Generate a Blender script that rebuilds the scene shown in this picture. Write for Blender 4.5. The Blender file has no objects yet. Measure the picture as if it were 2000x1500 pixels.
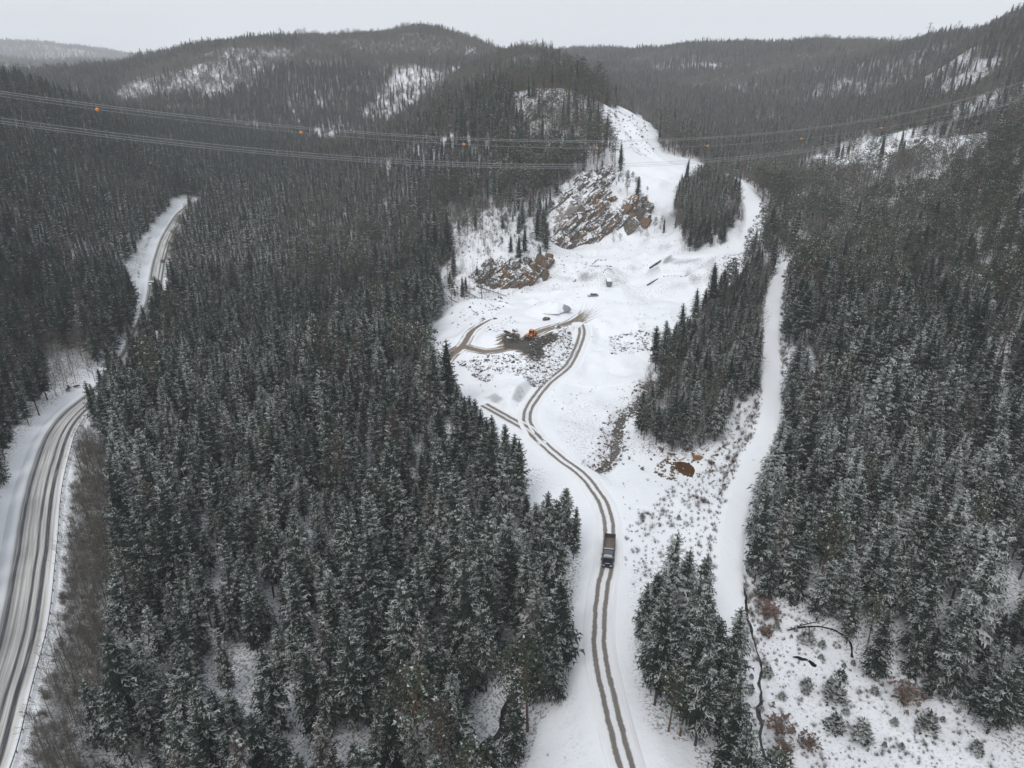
import bpy, bmesh, math, random
import numpy as np
from mathutils import Vector, Matrix
R = math.radians
SC = bpy.context.scene
COL = SC.collection

# ------------------------------------------------------------------ camera
CAM_Z = 110.0
PITCH = R(24.4)
FPX = 1388.0                      # focal length in pixels of a 2000 px wide picture
cam_d = bpy.data.cameras.new('camera')
cam_d.sensor_width = 36.0
cam_d.lens = 36.0 * FPX / 2000.0
cam_d.clip_start = 0.5
cam_d.clip_end = 20000.0
cam = bpy.data.objects.new('camera', cam_d)
COL.objects.link(cam)
cam.location = (0, 0, CAM_Z)
cam.rotation_euler = (math.pi / 2 - PITCH, 0, 0)
SC.camera = cam

# ------------------------------------------------------------------ sky, sun, exposure
SUN_EL, SUN_ROT = R(52), R(205)
world = bpy.data.worlds.new('World')
SC.world = world
world.use_nodes = True
wn, wl = world.node_tree.nodes, world.node_tree.links
wn.clear()
w_out = wn.new('ShaderNodeOutputWorld')
w_bg = wn.new('ShaderNodeBackground')
w_sky = wn.new('ShaderNodeTexSky')
w_sky.sky_type = 'NISHITA'
w_sky.sun_disc = False
w_sky.sun_elevation = SUN_EL
w_sky.sun_rotation = SUN_ROT
w_sky.air_density = 1.0
w_sky.dust_density = 4.0
w_hs = wn.new('ShaderNodeHueSaturation')          # an overcast sky: nearly colourless
w_hs.inputs['Saturation'].default_value = 0.12
w_mix = wn.new('ShaderNodeMix')
w_mix.data_type = 'RGBA'
w_mix.inputs['Factor'].default_value = 0.82
w_mix.inputs['B'].default_value = (6.6, 6.9, 7.35, 1)
wl.new(w_sky.outputs['Color'], w_hs.inputs['Color'])
wl.new(w_hs.outputs['Color'], w_mix.inputs['A'])
wl.new(w_mix.outputs['Result'], w_bg.inputs['Color'])
w_bg.inputs['Strength'].default_value = 0.116
wl.new(w_bg.outputs[0], w_out.inputs['Surface'])

sun_d = bpy.data.lights.new('sun', 'SUN')
sun_d.energy = 1.12
sun_d.angle = R(25)
sun_d.color = (1.0, 0.97, 0.93)
sun = bpy.data.objects.new('sun', sun_d)
COL.objects.link(sun)
sun.rotation_euler = (math.pi / 2 - SUN_EL, 0, math.pi - SUN_ROT)
sun.location = (0, -50, 400)

SC.view_settings.view_transform = 'Standard'
SC.view_settings.look = 'None'
SC.view_settings.exposure = 0.22
SC.view_settings.gamma = 1.0
SC.render.engine = 'CYCLES'
cy = SC.cycles
cy.max_bounces = 5
cy.diffuse_bounces = 3
cy.glossy_bounces = 2
cy.transmission_bounces = 3
cy.volume_bounces = 1
cy.transparent_max_bounces = 4
cy.use_denoising = True

# ------------------------------------------------------------------ helpers
rng = np.random.default_rng(7)
random.seed(7)
sp, cp = math.sin(PITCH), math.cos(PITCH)

def ray(u, v):
    a, b = (u - 1000.0) / FPX, (750.0 - v) / FPX
    return np.array([a, cp + b * sp, -sp + b * cp])

def project(x, y, z):
    dz = z - CAM_Z
    depth = y * cp - dz * sp
    return 1000 + FPX * x / depth, 750 - FPX * (y * sp + dz * cp) / depth, depth

def hash2(ix, iy, seed):
    n = (ix.astype(np.int64) * 374761393 + iy.astype(np.int64) * 668265263 + seed * 1274126177) & 0xffffffff
    n = ((n ^ (n >> 13)) * 1103515245) & 0xffffffff
    n = ((n ^ (n >> 15)) * 2246822519) & 0xffffffff
    return ((n ^ (n >> 16)) & 0xffffff) / float(0xffffff)

def vnoise(x, y, s, seed=0):
    x, y = np.asarray(x, float) / s, np.asarray(y, float) / s
    ix, iy = np.floor(x), np.floor(y)
    fx, fy = x - ix, y - iy
    fx, fy = fx * fx * (3 - 2 * fx), fy * fy * (3 - 2 * fy)
    a, b = hash2(ix, iy, seed), hash2(ix + 1, iy, seed)
    c, d = hash2(ix, iy + 1, seed), hash2(ix + 1, iy + 1, seed)
    return (a + (b - a) * fx) * (1 - fy) + (c + (d - c) * fx) * fy - 0.5

def fbm(x, y, s, seed=0, oct=3):
    t, a = 0, 1.0
    for k in range(oct):
        t = t + a * vnoise(x, y, s / 2 ** k, seed + 17 * k)
        a *= 0.5
    return t

def sstep(a, b, x):
    t = np.clip((x - a) / (b - a), 0, 1)
    return t * t * (3 - 2 * t)

# ------------------------------------------------------------------ terrain heights (survey points)
CTRL = []
def cz(u, v, z):                      # a ground point at a known height
    d = ray(u, v); t = (z - CAM_Z) / d[2]
    CTRL.append((d[0] * t, d[1] * t, z))
def cr(u, v, r, canopy=0.0):          # a ground point at a known horizontal range
    d = ray(u, v); t = r / math.hypot(d[0], d[1])
    CTRL.append((d[0] * t, d[1] * t, CAM_Z + d[2] * t - canopy))
def cp_(az, r, z):
    CTRL.append((r * math.sin(R(az)), r * math.cos(R(az)), z))

# valley floor and haul road
for p in [(1230, 1500, 1.5), (1170, 1200, 1), (1187, 1080, 0.5), (1100, 900, 0), (1040, 825, 0), (1090, 740, 0.5),
          (1135, 660, 2), (1200, 600, 3), (1160, 560, 5), (1200, 500, 8), (1150, 480, 10), (1260, 560, 4),
          (1330, 640, 1), (1210, 760, 0), (1150, 850, -1), (1250, 960, 0), (1300, 1060, 1), (1190, 850, -3), (1165, 915, -2.5),
          (1080, 1400, -1), (960, 1450, -5), (870, 1490, -4), (700, 1450, -3), (500, 1450, -3), (300, 1400, -2),
          (900, 1200, -3), (600, 1200, -3), (350, 1150, -2), (800, 1000, -2), (500, 950, -1), (900, 880, -1),
          (700, 800, 0), (450, 780, 0), (780, 690, 1), (850, 660, 3),
          # left road
          (10, 1450, 3), (50, 1250, 3), (95, 950, 2.5), (150, 820, 2), (186, 770, 2), (290, 600, 1), (315, 500, 1), (345, 425, 2),
          (-80, 1250, 4), (20, 1000, 4), (60, 800, 5), (100, 660, 6), (0, 640, 10), (180, 560, 4), (-200, 900, 14),
          # quarry rubble shelf
          (905, 690, 5), (980, 683, 6), (1045, 672, 6), (1000, 640, 7), (1090, 650, 5), (930, 640, 6), (880, 700, 5),
          (900, 742, 0.5), (1000, 755, 1), (1070, 752, 0.5), (1110, 700, 1), (950, 800, 0),
          # right creek, clump, clearing, track
          (1340, 910, -2), (1300, 860, 1), (1350, 780, 3), (1420, 830, 3), (1440, 1150, 1), (1425, 1000, 3), (1490, 850, 7),
          (1510, 700, 11), (1512, 580, 17), (1300, 1330, 0), (1450, 1400, -1), (1600, 1300, -1), (1800, 1450, 1), (1950, 1500, 3),
          (1600, 1150, 3), (1750, 1250, 3), (1750, 1000, 9), (2000, 1200, 10), (2000, 950, 17), (1700, 800, 15), (1850, 700, 20),
          (2100, 800, 27), (1650, 600, 20), (1400, 640, 3), (1440, 560, 10)]:
    cz(*p)
# quarry back wall, knob and upper road
for p in [(1085, 480, 428), (1120, 483, 430), (1160, 470, 436), (1200, 458, 440), (1240, 452, 444), (1060, 445, 426), (1275, 450, 452),
          (1075, 428, 441), (1110, 398, 446), (1150, 378, 454), (1190, 388, 456), (1230, 392, 462), (1262, 405, 470), (1140, 340, 490), (1090, 360, 478), (1200, 300, 540), (1045, 350, 500),
          (1050, 172, 630), (1000, 190, 610), (1130, 185, 620), (930, 235, 590), (1160, 240, 600), (860, 285, 575), (1190, 335, 520),
          (1210, 226, 680), (1250, 235, 665), (1270, 300, 590), (1300, 315, 570), (1340, 330, 555), (1440, 355, 520),
          (1474, 400, 465), (1474, 465, 410), (1420, 500, 385), (1350, 500, 392), (1370, 400, 450),
          (930, 430, 440), (880, 480, 410), (1000, 440, 430), (935, 558, 352), (1000, 562, 355), (1045, 545, 362), (940, 512, 364), (1000, 512, 366), (1060, 505, 378), (900, 580, 335),
          (1060, 120, 1000), (1210, 205, 780)]:
    cr(*p)
# forest beyond the quarry, left (canopy heights taken off)
for p in [(700, 600, 355, 14), (600, 500, 430, 14), (750, 480, 440, 14), (520, 400, 560, 14), (800, 380, 530, 14), (650, 330, 660, 14),
          (430, 320, 720, 14), (780, 330, 600, 12),
          (0, 400, 430, 14), (150, 420, 470, 14), (0, 250, 600, 14), (200, 300, 640, 14), (0, 150, 730, 14), (120, 178, 760, 14), (250, 235, 800, 14), (-200, 140, 600, 14), (380, 260, 850, 13),
          # big hill behind, left
          (520, 260, 980, 12), (700, 250, 960, 12), (250, 190, 1180, 10), (350, 150, 1280, 8), (480, 130, 1300, 8), (600, 210, 1080, 8), (800, 180, 1100, 6),
          (140, 158, 1350, 10), (230, 120, 1500, 10), (330, 97, 1560, 17), (430, 75, 1560, 17), (560, 66, 1520, 17), (700, 54, 1480, 17), (790, 50, 1470, 17), (880, 66, 1500, 17), (950, 80, 1560, 17),
          (650, 110, 1330, 9), (850, 110, 1300, 9), (760, 150, 1180, 9), (1000, 100, 1700, 9), (1090, 108, 1900, 9),
          (1000, 150, 1150, 9), (1090, 140, 1350, 9),
          (1190, 92, 2000, 9), (1250, 92, 1950, 9), (1300, 108, 2050, 9), (1170, 130, 1500, 17), (1250, 150, 1300, 9), (1230, 200, 1000, 12),
          (1400, 98, 1900, 9), (1500, 96, 1850, 9), (1600, 92, 1750, 9), (1700, 92, 1600, 9), (1770, 90, 1500, 17), (1400, 150, 1350, 9), (1550, 140, 1300, 9),
          (1330, 250, 880, 10), (1420, 290, 760, 8), (1520, 330, 640, 8), (1500, 230, 950, 9), (1620, 230, 900, 9), (1580, 400, 500, 9), (1520, 460, 430, 9),
          (1650, 300, 700, 6), (1700, 275, 690, 0), (1780, 285, 660, 0), (1900, 270, 600, 0), (1740, 350, 560, 6), (1850, 370, 480, 9), (1700, 450, 430, 9),
          (2000, 280, 480, 10), (2000, 400, 400, 14), (1950, 500, 340, 14), (1850, 550, 330, 14), (2150, 400, 360, 14),
          (1850, 75, 1330, 9), (1920, 60, 1150, 9), (2000, 48, 1000, 9), (2100, 20, 900, 9), (1800, 150, 1150, 9), (1950, 150, 900, 9), (2000, 210, 650, 8), (1800, 220, 850, 8)]:
    cr(*p)
# far hills behind everything
for p in [(60, 128, 2900, 8), (0, 122, 2900, 8), (200, 120, 3100, 8), (-100, 125, 2800, 8), (50, 98, 4600, 6), (150, 102, 4600, 6), (230, 104, 4700, 6), (-120, 95, 4500, 6), (-150, 160, 1700, 8)]:
    cr(*p)
for p in [(-30, 2100, 0), (-34, 2000, 10), (-27, 2300, 10), (-31, 3700, 20), (-26, 3800, 20), (-36, 3700, 20),
          (-15, 2300, 60), (-5, 2400, 70), (5, 2900, 60), (14, 2800, 60), (25, 2600, 60), (34, 2000, 70),
          (-20, 3500, 60), (0, 4500, 40), (15, 4500, 40), (30, 4500, 40), (-35, 6500, 60), (0, 6500, 40), (35, 6500, 40),
          (-50, 60, 4), (-50, 200, 22), (-50, 600, 100), (-55, 2000, 60), (-55, 5000, 60), (50, 60, 3), (50, 200, 14), (50, 500, 60), (50, 1000, 160), (55, 2500, 90), (55, 5000, 60),
          (0, 20, -1), (-30, 20, 0), (30, 20, 0), (-30, 60, 0), (30, 60, -1), (0, 55, -2),
          (90, 30, 1), (-90, 30, 1), (90, 300, 25), (-90, 300, 25), (90, 2000, 80), (-90, 2000, 80), (140, 100, 2), (-140, 100, 2), (140, 800, 30), (-140, 800, 30),
          (178, 50, 0), (-178, 50, 0), (178, 1000, 25), (-178, 1000, 25), (178, 5000, 40), (-178, 5000, 40), (100, 5500, 40), (-100, 5500, 40)]:
    cp_(*p)
CTRL = np.array(CTRL)
_qa = np.arctan2(CTRL[:, 0], CTRL[:, 1]); _ql = np.log(np.hypot(CTRL[:, 0], CTRL[:, 1]))
def _tps(d2):
    return 0.5 * d2 * np.log(d2 + 1e-12)
def _solve(lam):
    n = len(CTRL)
    K = _tps((_qa[:, None] - _qa) ** 2 + (_ql[:, None] - _ql) ** 2) + np.eye(n) * lam
    P = np.stack([np.ones(n), _qa, _ql], 1)
    A = np.block([[K, P], [P.T, np.zeros((3, 3))]])
    w = np.linalg.solve(A, np.concatenate([CTRL[:, 2], np.zeros(3)]))
    return w
_W = _solve(2e-4)

def h_rbf(x, y):
    x, y = np.asarray(x, float), np.asarray(y, float)
    shp = x.shape
    x, y = x.ravel(), y.ravel()
    out = np.empty(len(x))
    n = len(CTRL)
    for i in range(0, len(x), 20000):
        xs, ys = x[i:i + 20000], y[i:i + 20000]
        a, l = np.arctan2(xs, ys), np.log(np.maximum(np.hypot(xs, ys), 6.0))
        K = _tps((a[:, None] - _qa) ** 2 + (l[:, None] - _ql) ** 2)
        out[i:i + 20000] = K @ _W[:n] + _W[n] + _W[n + 1] * a + _W[n + 2] * l
    return out.reshape(shp)

# the heights are looked up on a polar grid
GA = np.linspace(R(-62), R(62), 900)
GL = np.linspace(math.log(12), math.log(6800), 760)
_gx = np.exp(GL)[:, None] * np.sin(GA)[None]; _gy = np.exp(GL)[:, None] * np.cos(GA)[None]
def _rough(x, y):
    r = np.hypot(x, y)
    k = sstep(250, 900, r)
    return fbm(x, y, 26, 3, 3) * (0.9 + 1.2 * k) + fbm(x, y, 150, 9, 4) * 24 * sstep(600, 1100, r) + fbm(x, y, 7, 5, 2) * 0.25 + fbm(x, y, 520, 13, 3) * 60 * sstep(2300, 3100, r)
HG = h_rbf(_gx, _gy)
HR = _rough(_gx, _gy)
HBASE = HG + HR

def grid_lookup(G, x, y):
    a = (np.arctan2(x, y) - GA[0]) / (GA[1] - GA[0])
    l = (np.log(np.maximum(np.hypot(x, y), 12.1)) - GL[0]) / (GL[1] - GL[0])
    a = np.clip(a, 0, len(GA) - 1.001); l = np.clip(l, 0, len(GL) - 1.001)
    ia, il = a.astype(int), l.astype(int)
    fa, fl = a - ia, l - il
    return (G[il, ia] * (1 - fa) + G[il, ia + 1] * fa) * (1 - fl) + (G[il + 1, ia] * (1 - fa) + G[il + 1, ia + 1] * fa) * fl

def hit(u, v, G=None):
    """the ground point that a picture point of the survey shows"""
    G = HBASE if G is None else G
    d = ray(u, v)
    t = np.exp(np.linspace(math.log(30), math.log(7000), 4000))
    x, y, z = d[0] * t, d[1] * t, CAM_Z + d[2] * t
    below = z < grid_lookup(G, x, y)
    k = int(np.argmax(below)) if below.any() else len(t) - 1
    if k == 0:
        return np.array([x[0], y[0]])
    z0 = z[k - 1] - grid_lookup(G, x[k - 1:k], y[k - 1:k])[0]
    z1 = z[k] - grid_lookup(G, x[k:k + 1], y[k:k + 1])[0]
    s = z0 / (z0 - z1 + 1e-9)
    tt = t[k - 1] + (t[k] - t[k - 1]) * s
    return np.array([d[0] * tt, d[1] * tt])

def hitpoly(pts):
    return np.array([hit(*p) for p in pts])

def inpoly(x, y, P):
    x, y = np.asarray(x), np.asarray(y)
    inside = np.zeros(x.shape, bool)
    n = len(P)
    for i in range(n):
        x0, y0 = P[i]; x1, y1 = P[(i + 1) % n]
        c = ((y0 > y) != (y1 > y)) & (x < (x1 - x0) * (y - y0) / (y1 - y0 + 1e-12) + x0)
        inside ^= c
    return inside

def polydist(x, y, P, closed=False):
    """distance to a polyline, and the arc length there"""
    x, y = np.asarray(x, float), np.asarray(y, float)
    best = np.full(x.shape, 1e9); side = np.zeros(x.shape); arc = np.zeros(x.shape)
    s0 = 0
    n = len(P)
    for i in range(n if closed else n - 1):
        a, b = P[i], P[(i + 1) % n]
        d = b - a; L = np.hypot(*d) + 1e-9
        t = np.clip(((x - a[0]) * d[0] + (y - a[1]) * d[1]) / L ** 2, 0, 1)
        dist = np.hypot(x - a[0] - t * d[0], y - a[1] - t * d[1])
        m = dist < best
        best = np.where(m, dist, best)
        arc = np.where(m, s0 + t * L, arc)
        s0 += L
    return best, arc

def catmull(P, step):
    P = np.asarray(P, float)
    Q = np.vstack([2 * P[0] - P[1], P, 2 * P[-1] - P[-2]])
    out = []
    for i in range(1, len(Q) - 2):
        p0, p1, p2, p3 = Q[i - 1:i + 3]
        n = max(2, int(np.linalg.norm(p2 - p1) / step))
        for k in range(n):
            t = k / n
            out.append(0.5 * ((2 * p1) + (-p0 + p2) * t + (2 * p0 - 5 * p1 + 4 * p2 - p3) * t * t + (-p0 + 3 * p1 - 3 * p2 + p3) * t ** 3))
    out.append(P[-1])
    return np.array(out)

def smooth1(a, k):
    ker = np.ones(2 * k + 1) / (2 * k + 1)
    return np.convolve(np.concatenate([np.full(k, a[0]), a, np.full(k, a[-1])]), ker, 'valid')

# ------------------------------------------------------------------ roads: centre lines on the ground
class Path:
    def __init__(self, pix, step=1.2, smooth=10, raise_=0.0):
        c = catmull(hitpoly(pix), step)
        self.xy = c
        z = grid_lookup(HG, c[:, 0], c[:, 1])
        self.z = smooth1(z, smooth) + raise_
        d = np.gradient(c, axis=0)
        self.tan = d / (np.hypot(d[:, 0], d[:, 1])[:, None] + 1e-9)
        self.nor = np.stack([self.tan[:, 1], -self.tan[:, 0]], 1)     # to the right of travel
        self.s = np.concatenate([[0], np.cumsum(np.hypot(*np.diff(c, axis=0).T))])
        self.coarse = c[::4] if len(c) > 12 else c
    def zat(self, arc):
        return np.interp(arc, self.s, self.z)

main_road = Path([(-150, 1750), (-90, 1620), (-35, 1500), (2, 1370), (42, 1237), (63, 1100), (79, 975), (97, 900), (116, 852), (145, 811), (185, 777), (214, 752), (244, 715),
                  (268, 672), (286, 630), (298, 595), (305, 560), (309, 530), (318, 490), (334, 452), (350, 428), (366, 410), (385, 395)], smooth=22, raise_=0.6)
haul_road = Path([(1330, 1740), (1275, 1610), (1226, 1500), (1179, 1325), (1170, 1237), (1177, 1150), (1185, 1112), (1190, 1060), (1187, 1010), (1174, 975), (1140, 935), (1100, 900), (1069, 873),
                  (1042, 846), (1030, 806), (1066, 752), (1108, 717), (1129, 675), (1137, 648), (1130, 630)], smooth=14)
spur_road = Path([(945, 792), (989, 815), (1030, 838), (1050, 856)], smooth=8)
loop_road = Path([(845, 722), (875, 700), (903, 676), (947, 688), (996, 678), (1024, 670), (1041, 653), (1080, 640), (1115, 630), (1140, 610)], smooth=8)
loop_spur = Path([(890, 688), (908, 668), (922, 647), (947, 630), (965, 622)], smooth=6)
snow_track = Path([(1432, 1290), (1425, 1180), (1424, 1100), (1432, 1020), (1450, 960), (1470, 910), (1495, 850), (1508, 790), (1507, 720), (1507, 650), (1510, 590), (1525, 540), (1550, 506), (1580, 486)], smooth=14)
upper_track = Path([(1330, 505), (1400, 492), (1445, 482), (1470, 462), (1474, 410), (1448, 366), (1400, 344), (1340, 330), (1290, 314), (1255, 285), (1232, 255), (1215, 228)], smooth=14)

def mound(x, y, c, rad, h, sharp=1.0):
    d = np.hypot(x - c[0], y - c[1]) / rad
    return h * np.maximum(0, 1 - d) ** sharp * 1.0

PILES = [  # picture point of the foot centre, radius, height
    ((1072, 612), 13, 6.0), ((1335, 640), 26, 8.0), ((1172, 540), 16, 5.0), ((1010, 775), 20, 4.5), ((1290, 560), 15, 3.5), ((1420, 530), 22, 6)]
PILES = [(hit(*p), r, h) for p, r, h in PILES]

ROAD_FLATS = [(main_road, 6.5, 5.0), (haul_road, 3.0, 5.0), (loop_road, 3.0, 3.0), (loop_spur, 3.0, 3.0), (spur_road, 3.0, 3.0), (snow_track, 3.6, 4.0), (upper_track, 4.0, 6.0)]
CREEKS = [  # polylines in picture points, half width, depth
    ([(1270, 745), (1262, 770), (1240, 790), (1215, 815), (1205, 850), (1195, 885), (1170, 915)], 1.6, 1.6),
    ([(1010, 1340), (985, 1390), (955, 1440), (930, 1490), (905, 1560)], 1.1, 1.8),
    ([(1447, 1130), (1452, 1160), (1458, 1195), (1468, 1230), (1478, 1290), (1480, 1340), (1486, 1400), (1498, 1480), (1505, 1540)], 0.4, 0.8),
    ([(1540, 1225), (1590, 1222), (1640, 1228), (1668, 1250), (1674, 1300)], 0.35, 0.6)]
CREEKS = [(catmull(hitpoly(p), 2.0), w, d) for p, w, d in CREEKS]

MOUNDS = []
for _u, _v, _r, _h in [(1130, 520, 7, 3.0), (1150, 545, 5, 2.0), (1230, 520, 8, 2.6), (1255, 500, 6, 2.4), (1290, 530, 9, 3.4), (1320, 560, 8, 3.0), (1350, 545, 7, 2.6), (1240, 585, 6, 1.8), (1300, 600, 8, 2.4), (1370, 590, 8, 3.0),
        (1200, 490, 6, 2.2), (1270, 475, 8, 3.2), (1310, 480, 7, 2.8), (1110, 540, 5, 2.2), (1180, 640, 5, 1.2), (1230, 660, 7, 1.8), (1260, 640, 6, 1.8), (1290, 660, 7, 1.6), (1170, 700, 5, 1.2), (1220, 720, 6, 1.3), (1250, 350, 9, 3.5),
        (1290, 360, 9, 3.8), (1230, 330, 8, 3.0), (1310, 345, 8, 2.6), (1220, 270, 9, 4.0), (1240, 255, 9, 4.0), (1090, 560, 5, 1.8), (1040, 590, 5, 1.8), (985, 600, 5, 2.0), (930, 625, 5, 1.5)]:
    MOUNDS.append((hit(_u, _v), _r, _h))
QUARRY = hitpoly([(850, 760), (835, 640), (870, 605), (1060, 545), (1072, 490), (1270, 460), (1300, 310), (1480, 380), (1486, 470), (1410, 575), (1330, 690), (1250, 800), (1180, 900), (1100, 880)])
def shape(x, y, h):
    """piles, creek beds and the flat beds of the roads, cut into the base heights h"""
    h = h.copy()
    near = (np.hypot(x, y) < 900)
    xs, ys, hs = x[near], y[near], h[near]
    for c, r, hh in PILES:
        hs += mound(xs, ys, c + fbm(xs[:1], ys[:1], 9, 4)[0], r, hh, 1.15) * (1 + 0.25 * fbm(xs, ys, 9, 21, 2))
    q = inpoly(xs, ys, QUARRY) & (np.hypot(xs, ys) > 215)
    hs += q * (fbm(xs, ys, 17, 23, 3) * 1.7 + fbm(xs, ys, 5, 29, 2) * .45 + 1.6 * (.18 - np.abs(fbm(xs, ys, 24, 37, 3))))
    for (mx, my), mr_, mh in MOUNDS: hs += mound(xs, ys, (mx, my), mr_, mh, 1.1)      # bulldozed humps under the snow
    for line, w, d in CREEKS:
        dist, _ = polydist(xs, ys, line)
        hs -= d * (1 - sstep(w * 0.8, w * 2.6 + 0.8, dist))
    for path, w, blend in ROAD_FLATS:
        dist, arc = polydist(xs, ys, path.coarse)
        k = 1 - sstep(w, w + blend, dist)
        hs = hs * (1 - k) + path.zat(arc) * k
    h[near] = hs
    return h

HFIN = shape(_gx, _gy, HBASE)
def hz(x, y):
    return grid_lookup(HFIN, np.asarray(x, float), np.asarray(y, float))
def hz1(x, y):
    return float(hz(np.array([x]), np.array([y]))[0])
def spot(u, v):
    """ground point (x, y, z) shown at a picture point"""
    p = hit(u, v, HFIN)
    return np.array([p[0], p[1], hz1(p[0], p[1])])

# ------------------------------------------------------------------ materials
def new_mat(name):
    m = bpy.data.materials.new(name)
    m.use_nodes = True
    nt = m.node_tree
    nt.nodes.clear()
    out = nt.nodes.new('ShaderNodeOutputMaterial')
    b = nt.nodes.new('ShaderNodeBsdfPrincipled')
    nt.links.new(b.outputs[0], out.inputs['Surface'])
    return m, nt, b

def N(nt, kind, **kw):
    n = nt.nodes.new(kind)
    for k, v in kw.items():
        if k.startswith('i_'):
            n.inputs[k[2:].replace('_', ' ')].default_value = v
        else:
            setattr(n, k, v)
    return n

def val(nt, op, a, b=None, c=None, clamp=False):
    n = nt.nodes.new('ShaderNodeMath'); n.operation = op; n.use_clamp = clamp
    for i, s in enumerate((a, b, c)):
        if s is None: continue
        if isinstance(s, (int, float)): n.inputs[i].default_value = s
        else: nt.links.new(s, n.inputs[i])
    return n.outputs[0]

def mapr(nt, x, a, b, c=0.0, d=1.0, smooth=True):
    n = nt.nodes.new('ShaderNodeMapRange')
    if smooth: n.interpolation_type = 'SMOOTHSTEP'
    nt.links.new(x, n.inputs[0])
    for i, s in enumerate((a, b, c, d)): n.inputs[1 + i].default_value = s
    return n.outputs[0]

def mixc(nt, f, a, b):
    n = nt.nodes.new('ShaderNodeMix'); n.data_type = 'RGBA'
    for key, s in (('Factor', f), ('A', a), ('B', b)):
        if isinstance(s, (int, float)): n.inputs[0].default_value = s
        elif isinstance(s, (tuple, list)): n.inputs[key].default_value = (*s[:3], 1)
        else: nt.links.new(s, n.inputs[0] if key == 'Factor' else n.inputs[key])
    return n.outputs['Result']

def noise(nt, scale, detail=4, rough=0.55, coord=None, dist=0.0):
    n = nt.nodes.new('ShaderNodeTexNoise')
    n.inputs['Scale'].default_value = scale; n.inputs['Detail'].default_value = detail
    n.inputs['Roughness'].default_value = rough; n.inputs['Distortion'].default_value = dist
    if coord is None:
        g = nt.nodes.new('ShaderNodeNewGeometry'); coord = g.outputs['Position']
    nt.links.new(coord, n.inputs['Vector'])
    return n.outputs['Fac']

def attr(nt, name, out='Fac'):
    n = nt.nodes.new('ShaderNodeAttribute'); n.attribute_name = name
    return n.outputs[out]

def upz(nt):
    g = nt.nodes.new('ShaderNodeNewGeometry'); s = nt.nodes.new('ShaderNodeSeparateXYZ')
    nt.links.new(g.outputs['Normal'], s.inputs[0])
    return s.outputs['Z']

def orand(nt):
    return nt.nodes.new('ShaderNodeObjectInfo').outputs['Random']

def bump(nt, b, h, strength=0.4, dist=0.3):
    n = nt.nodes.new('ShaderNodeBump'); n.inputs['Strength'].default_value = strength; n.inputs['Distance'].default_value = dist
    nt.links.new(h, n.inputs['Height']); nt.links.new(n.outputs[0], b.inputs['Normal'])

SNOW = (0.80, 0.825, 0.86)

def m_simple(name, col, rough=0.6, metal=0.0, var=0.25, scale=3.0, snow=0.0):
    m, nt, b = new_mat(name)
    c = mixc(nt, noise(nt, scale), tuple(x * (1 - var) for x in col), tuple(min(1, x * (1 + var)) for x in col))
    if snow > 0:
        k = val(nt, 'MULTIPLY', mapr(nt, upz(nt), 0.45, 0.8), mapr(nt, noise(nt, scale * 0.8), 0.62 - snow * 0.5, 0.72 - snow * 0.5))
        c = mixc(nt, k, c, SNOW)
    nt.links.new(c, b.inputs['Base Color'])
    b.inputs['Roughness'].default_value = rough; b.inputs['Metallic'].default_value = metal
    return m

def m_terrain():
    m, nt, b = new_mat('snow_ground')
    n1 = noise(nt, 0.45, 5, 0.6); n2 = noise(nt, 0.05, 4); n3 = noise(nt, 1.7, 3, 0.7)
    rock = mixc(nt, noise(nt, 0.25, 5), (0.09, 0.085, 0.08), (0.24, 0.21, 0.18))
    snow = mixc(nt, mapr(nt, n2, 0.35, 0.65), (0.77, 0.795, 0.835), SNOW)
    # bare patches: steep ground and a little litter in the forest
    steep = mapr(nt, val(nt, 'ADD', upz(nt), val(nt, 'MULTIPLY', val(nt, 'SUBTRACT', n1, 0.5), 0.55)), 0.60, 0.72)
    scar = val(nt, 'MULTIPLY', attr(nt, 'scar'), mapr(nt, val(nt, 'ADD', val(nt, 'SUBTRACT', 1.0, upz(nt)), val(nt, 'MULTIPLY', val(nt, 'SUBTRACT', n3, .5), .35)),   .04, .20))
    c = mixc(nt, steep, rock, snow)
    c = mixc(nt, val(nt, 'MULTIPLY', scar, .8), c, mixc(nt, n3, (.12, .118, .12), (.36, .355, .36)))
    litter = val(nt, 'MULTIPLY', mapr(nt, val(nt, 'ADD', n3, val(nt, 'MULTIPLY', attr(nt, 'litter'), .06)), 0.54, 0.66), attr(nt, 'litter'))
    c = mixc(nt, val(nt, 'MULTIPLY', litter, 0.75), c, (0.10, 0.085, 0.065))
    nt.links.new(c, b.inputs['Base Color'])
    b.inputs['Roughness'].default_value = 0.75
    bump(nt, b, val(nt, 'ADD', n1, val(nt, 'MULTIPLY', n3, 0.3)), 0.5, 0.5)
    return m

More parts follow.
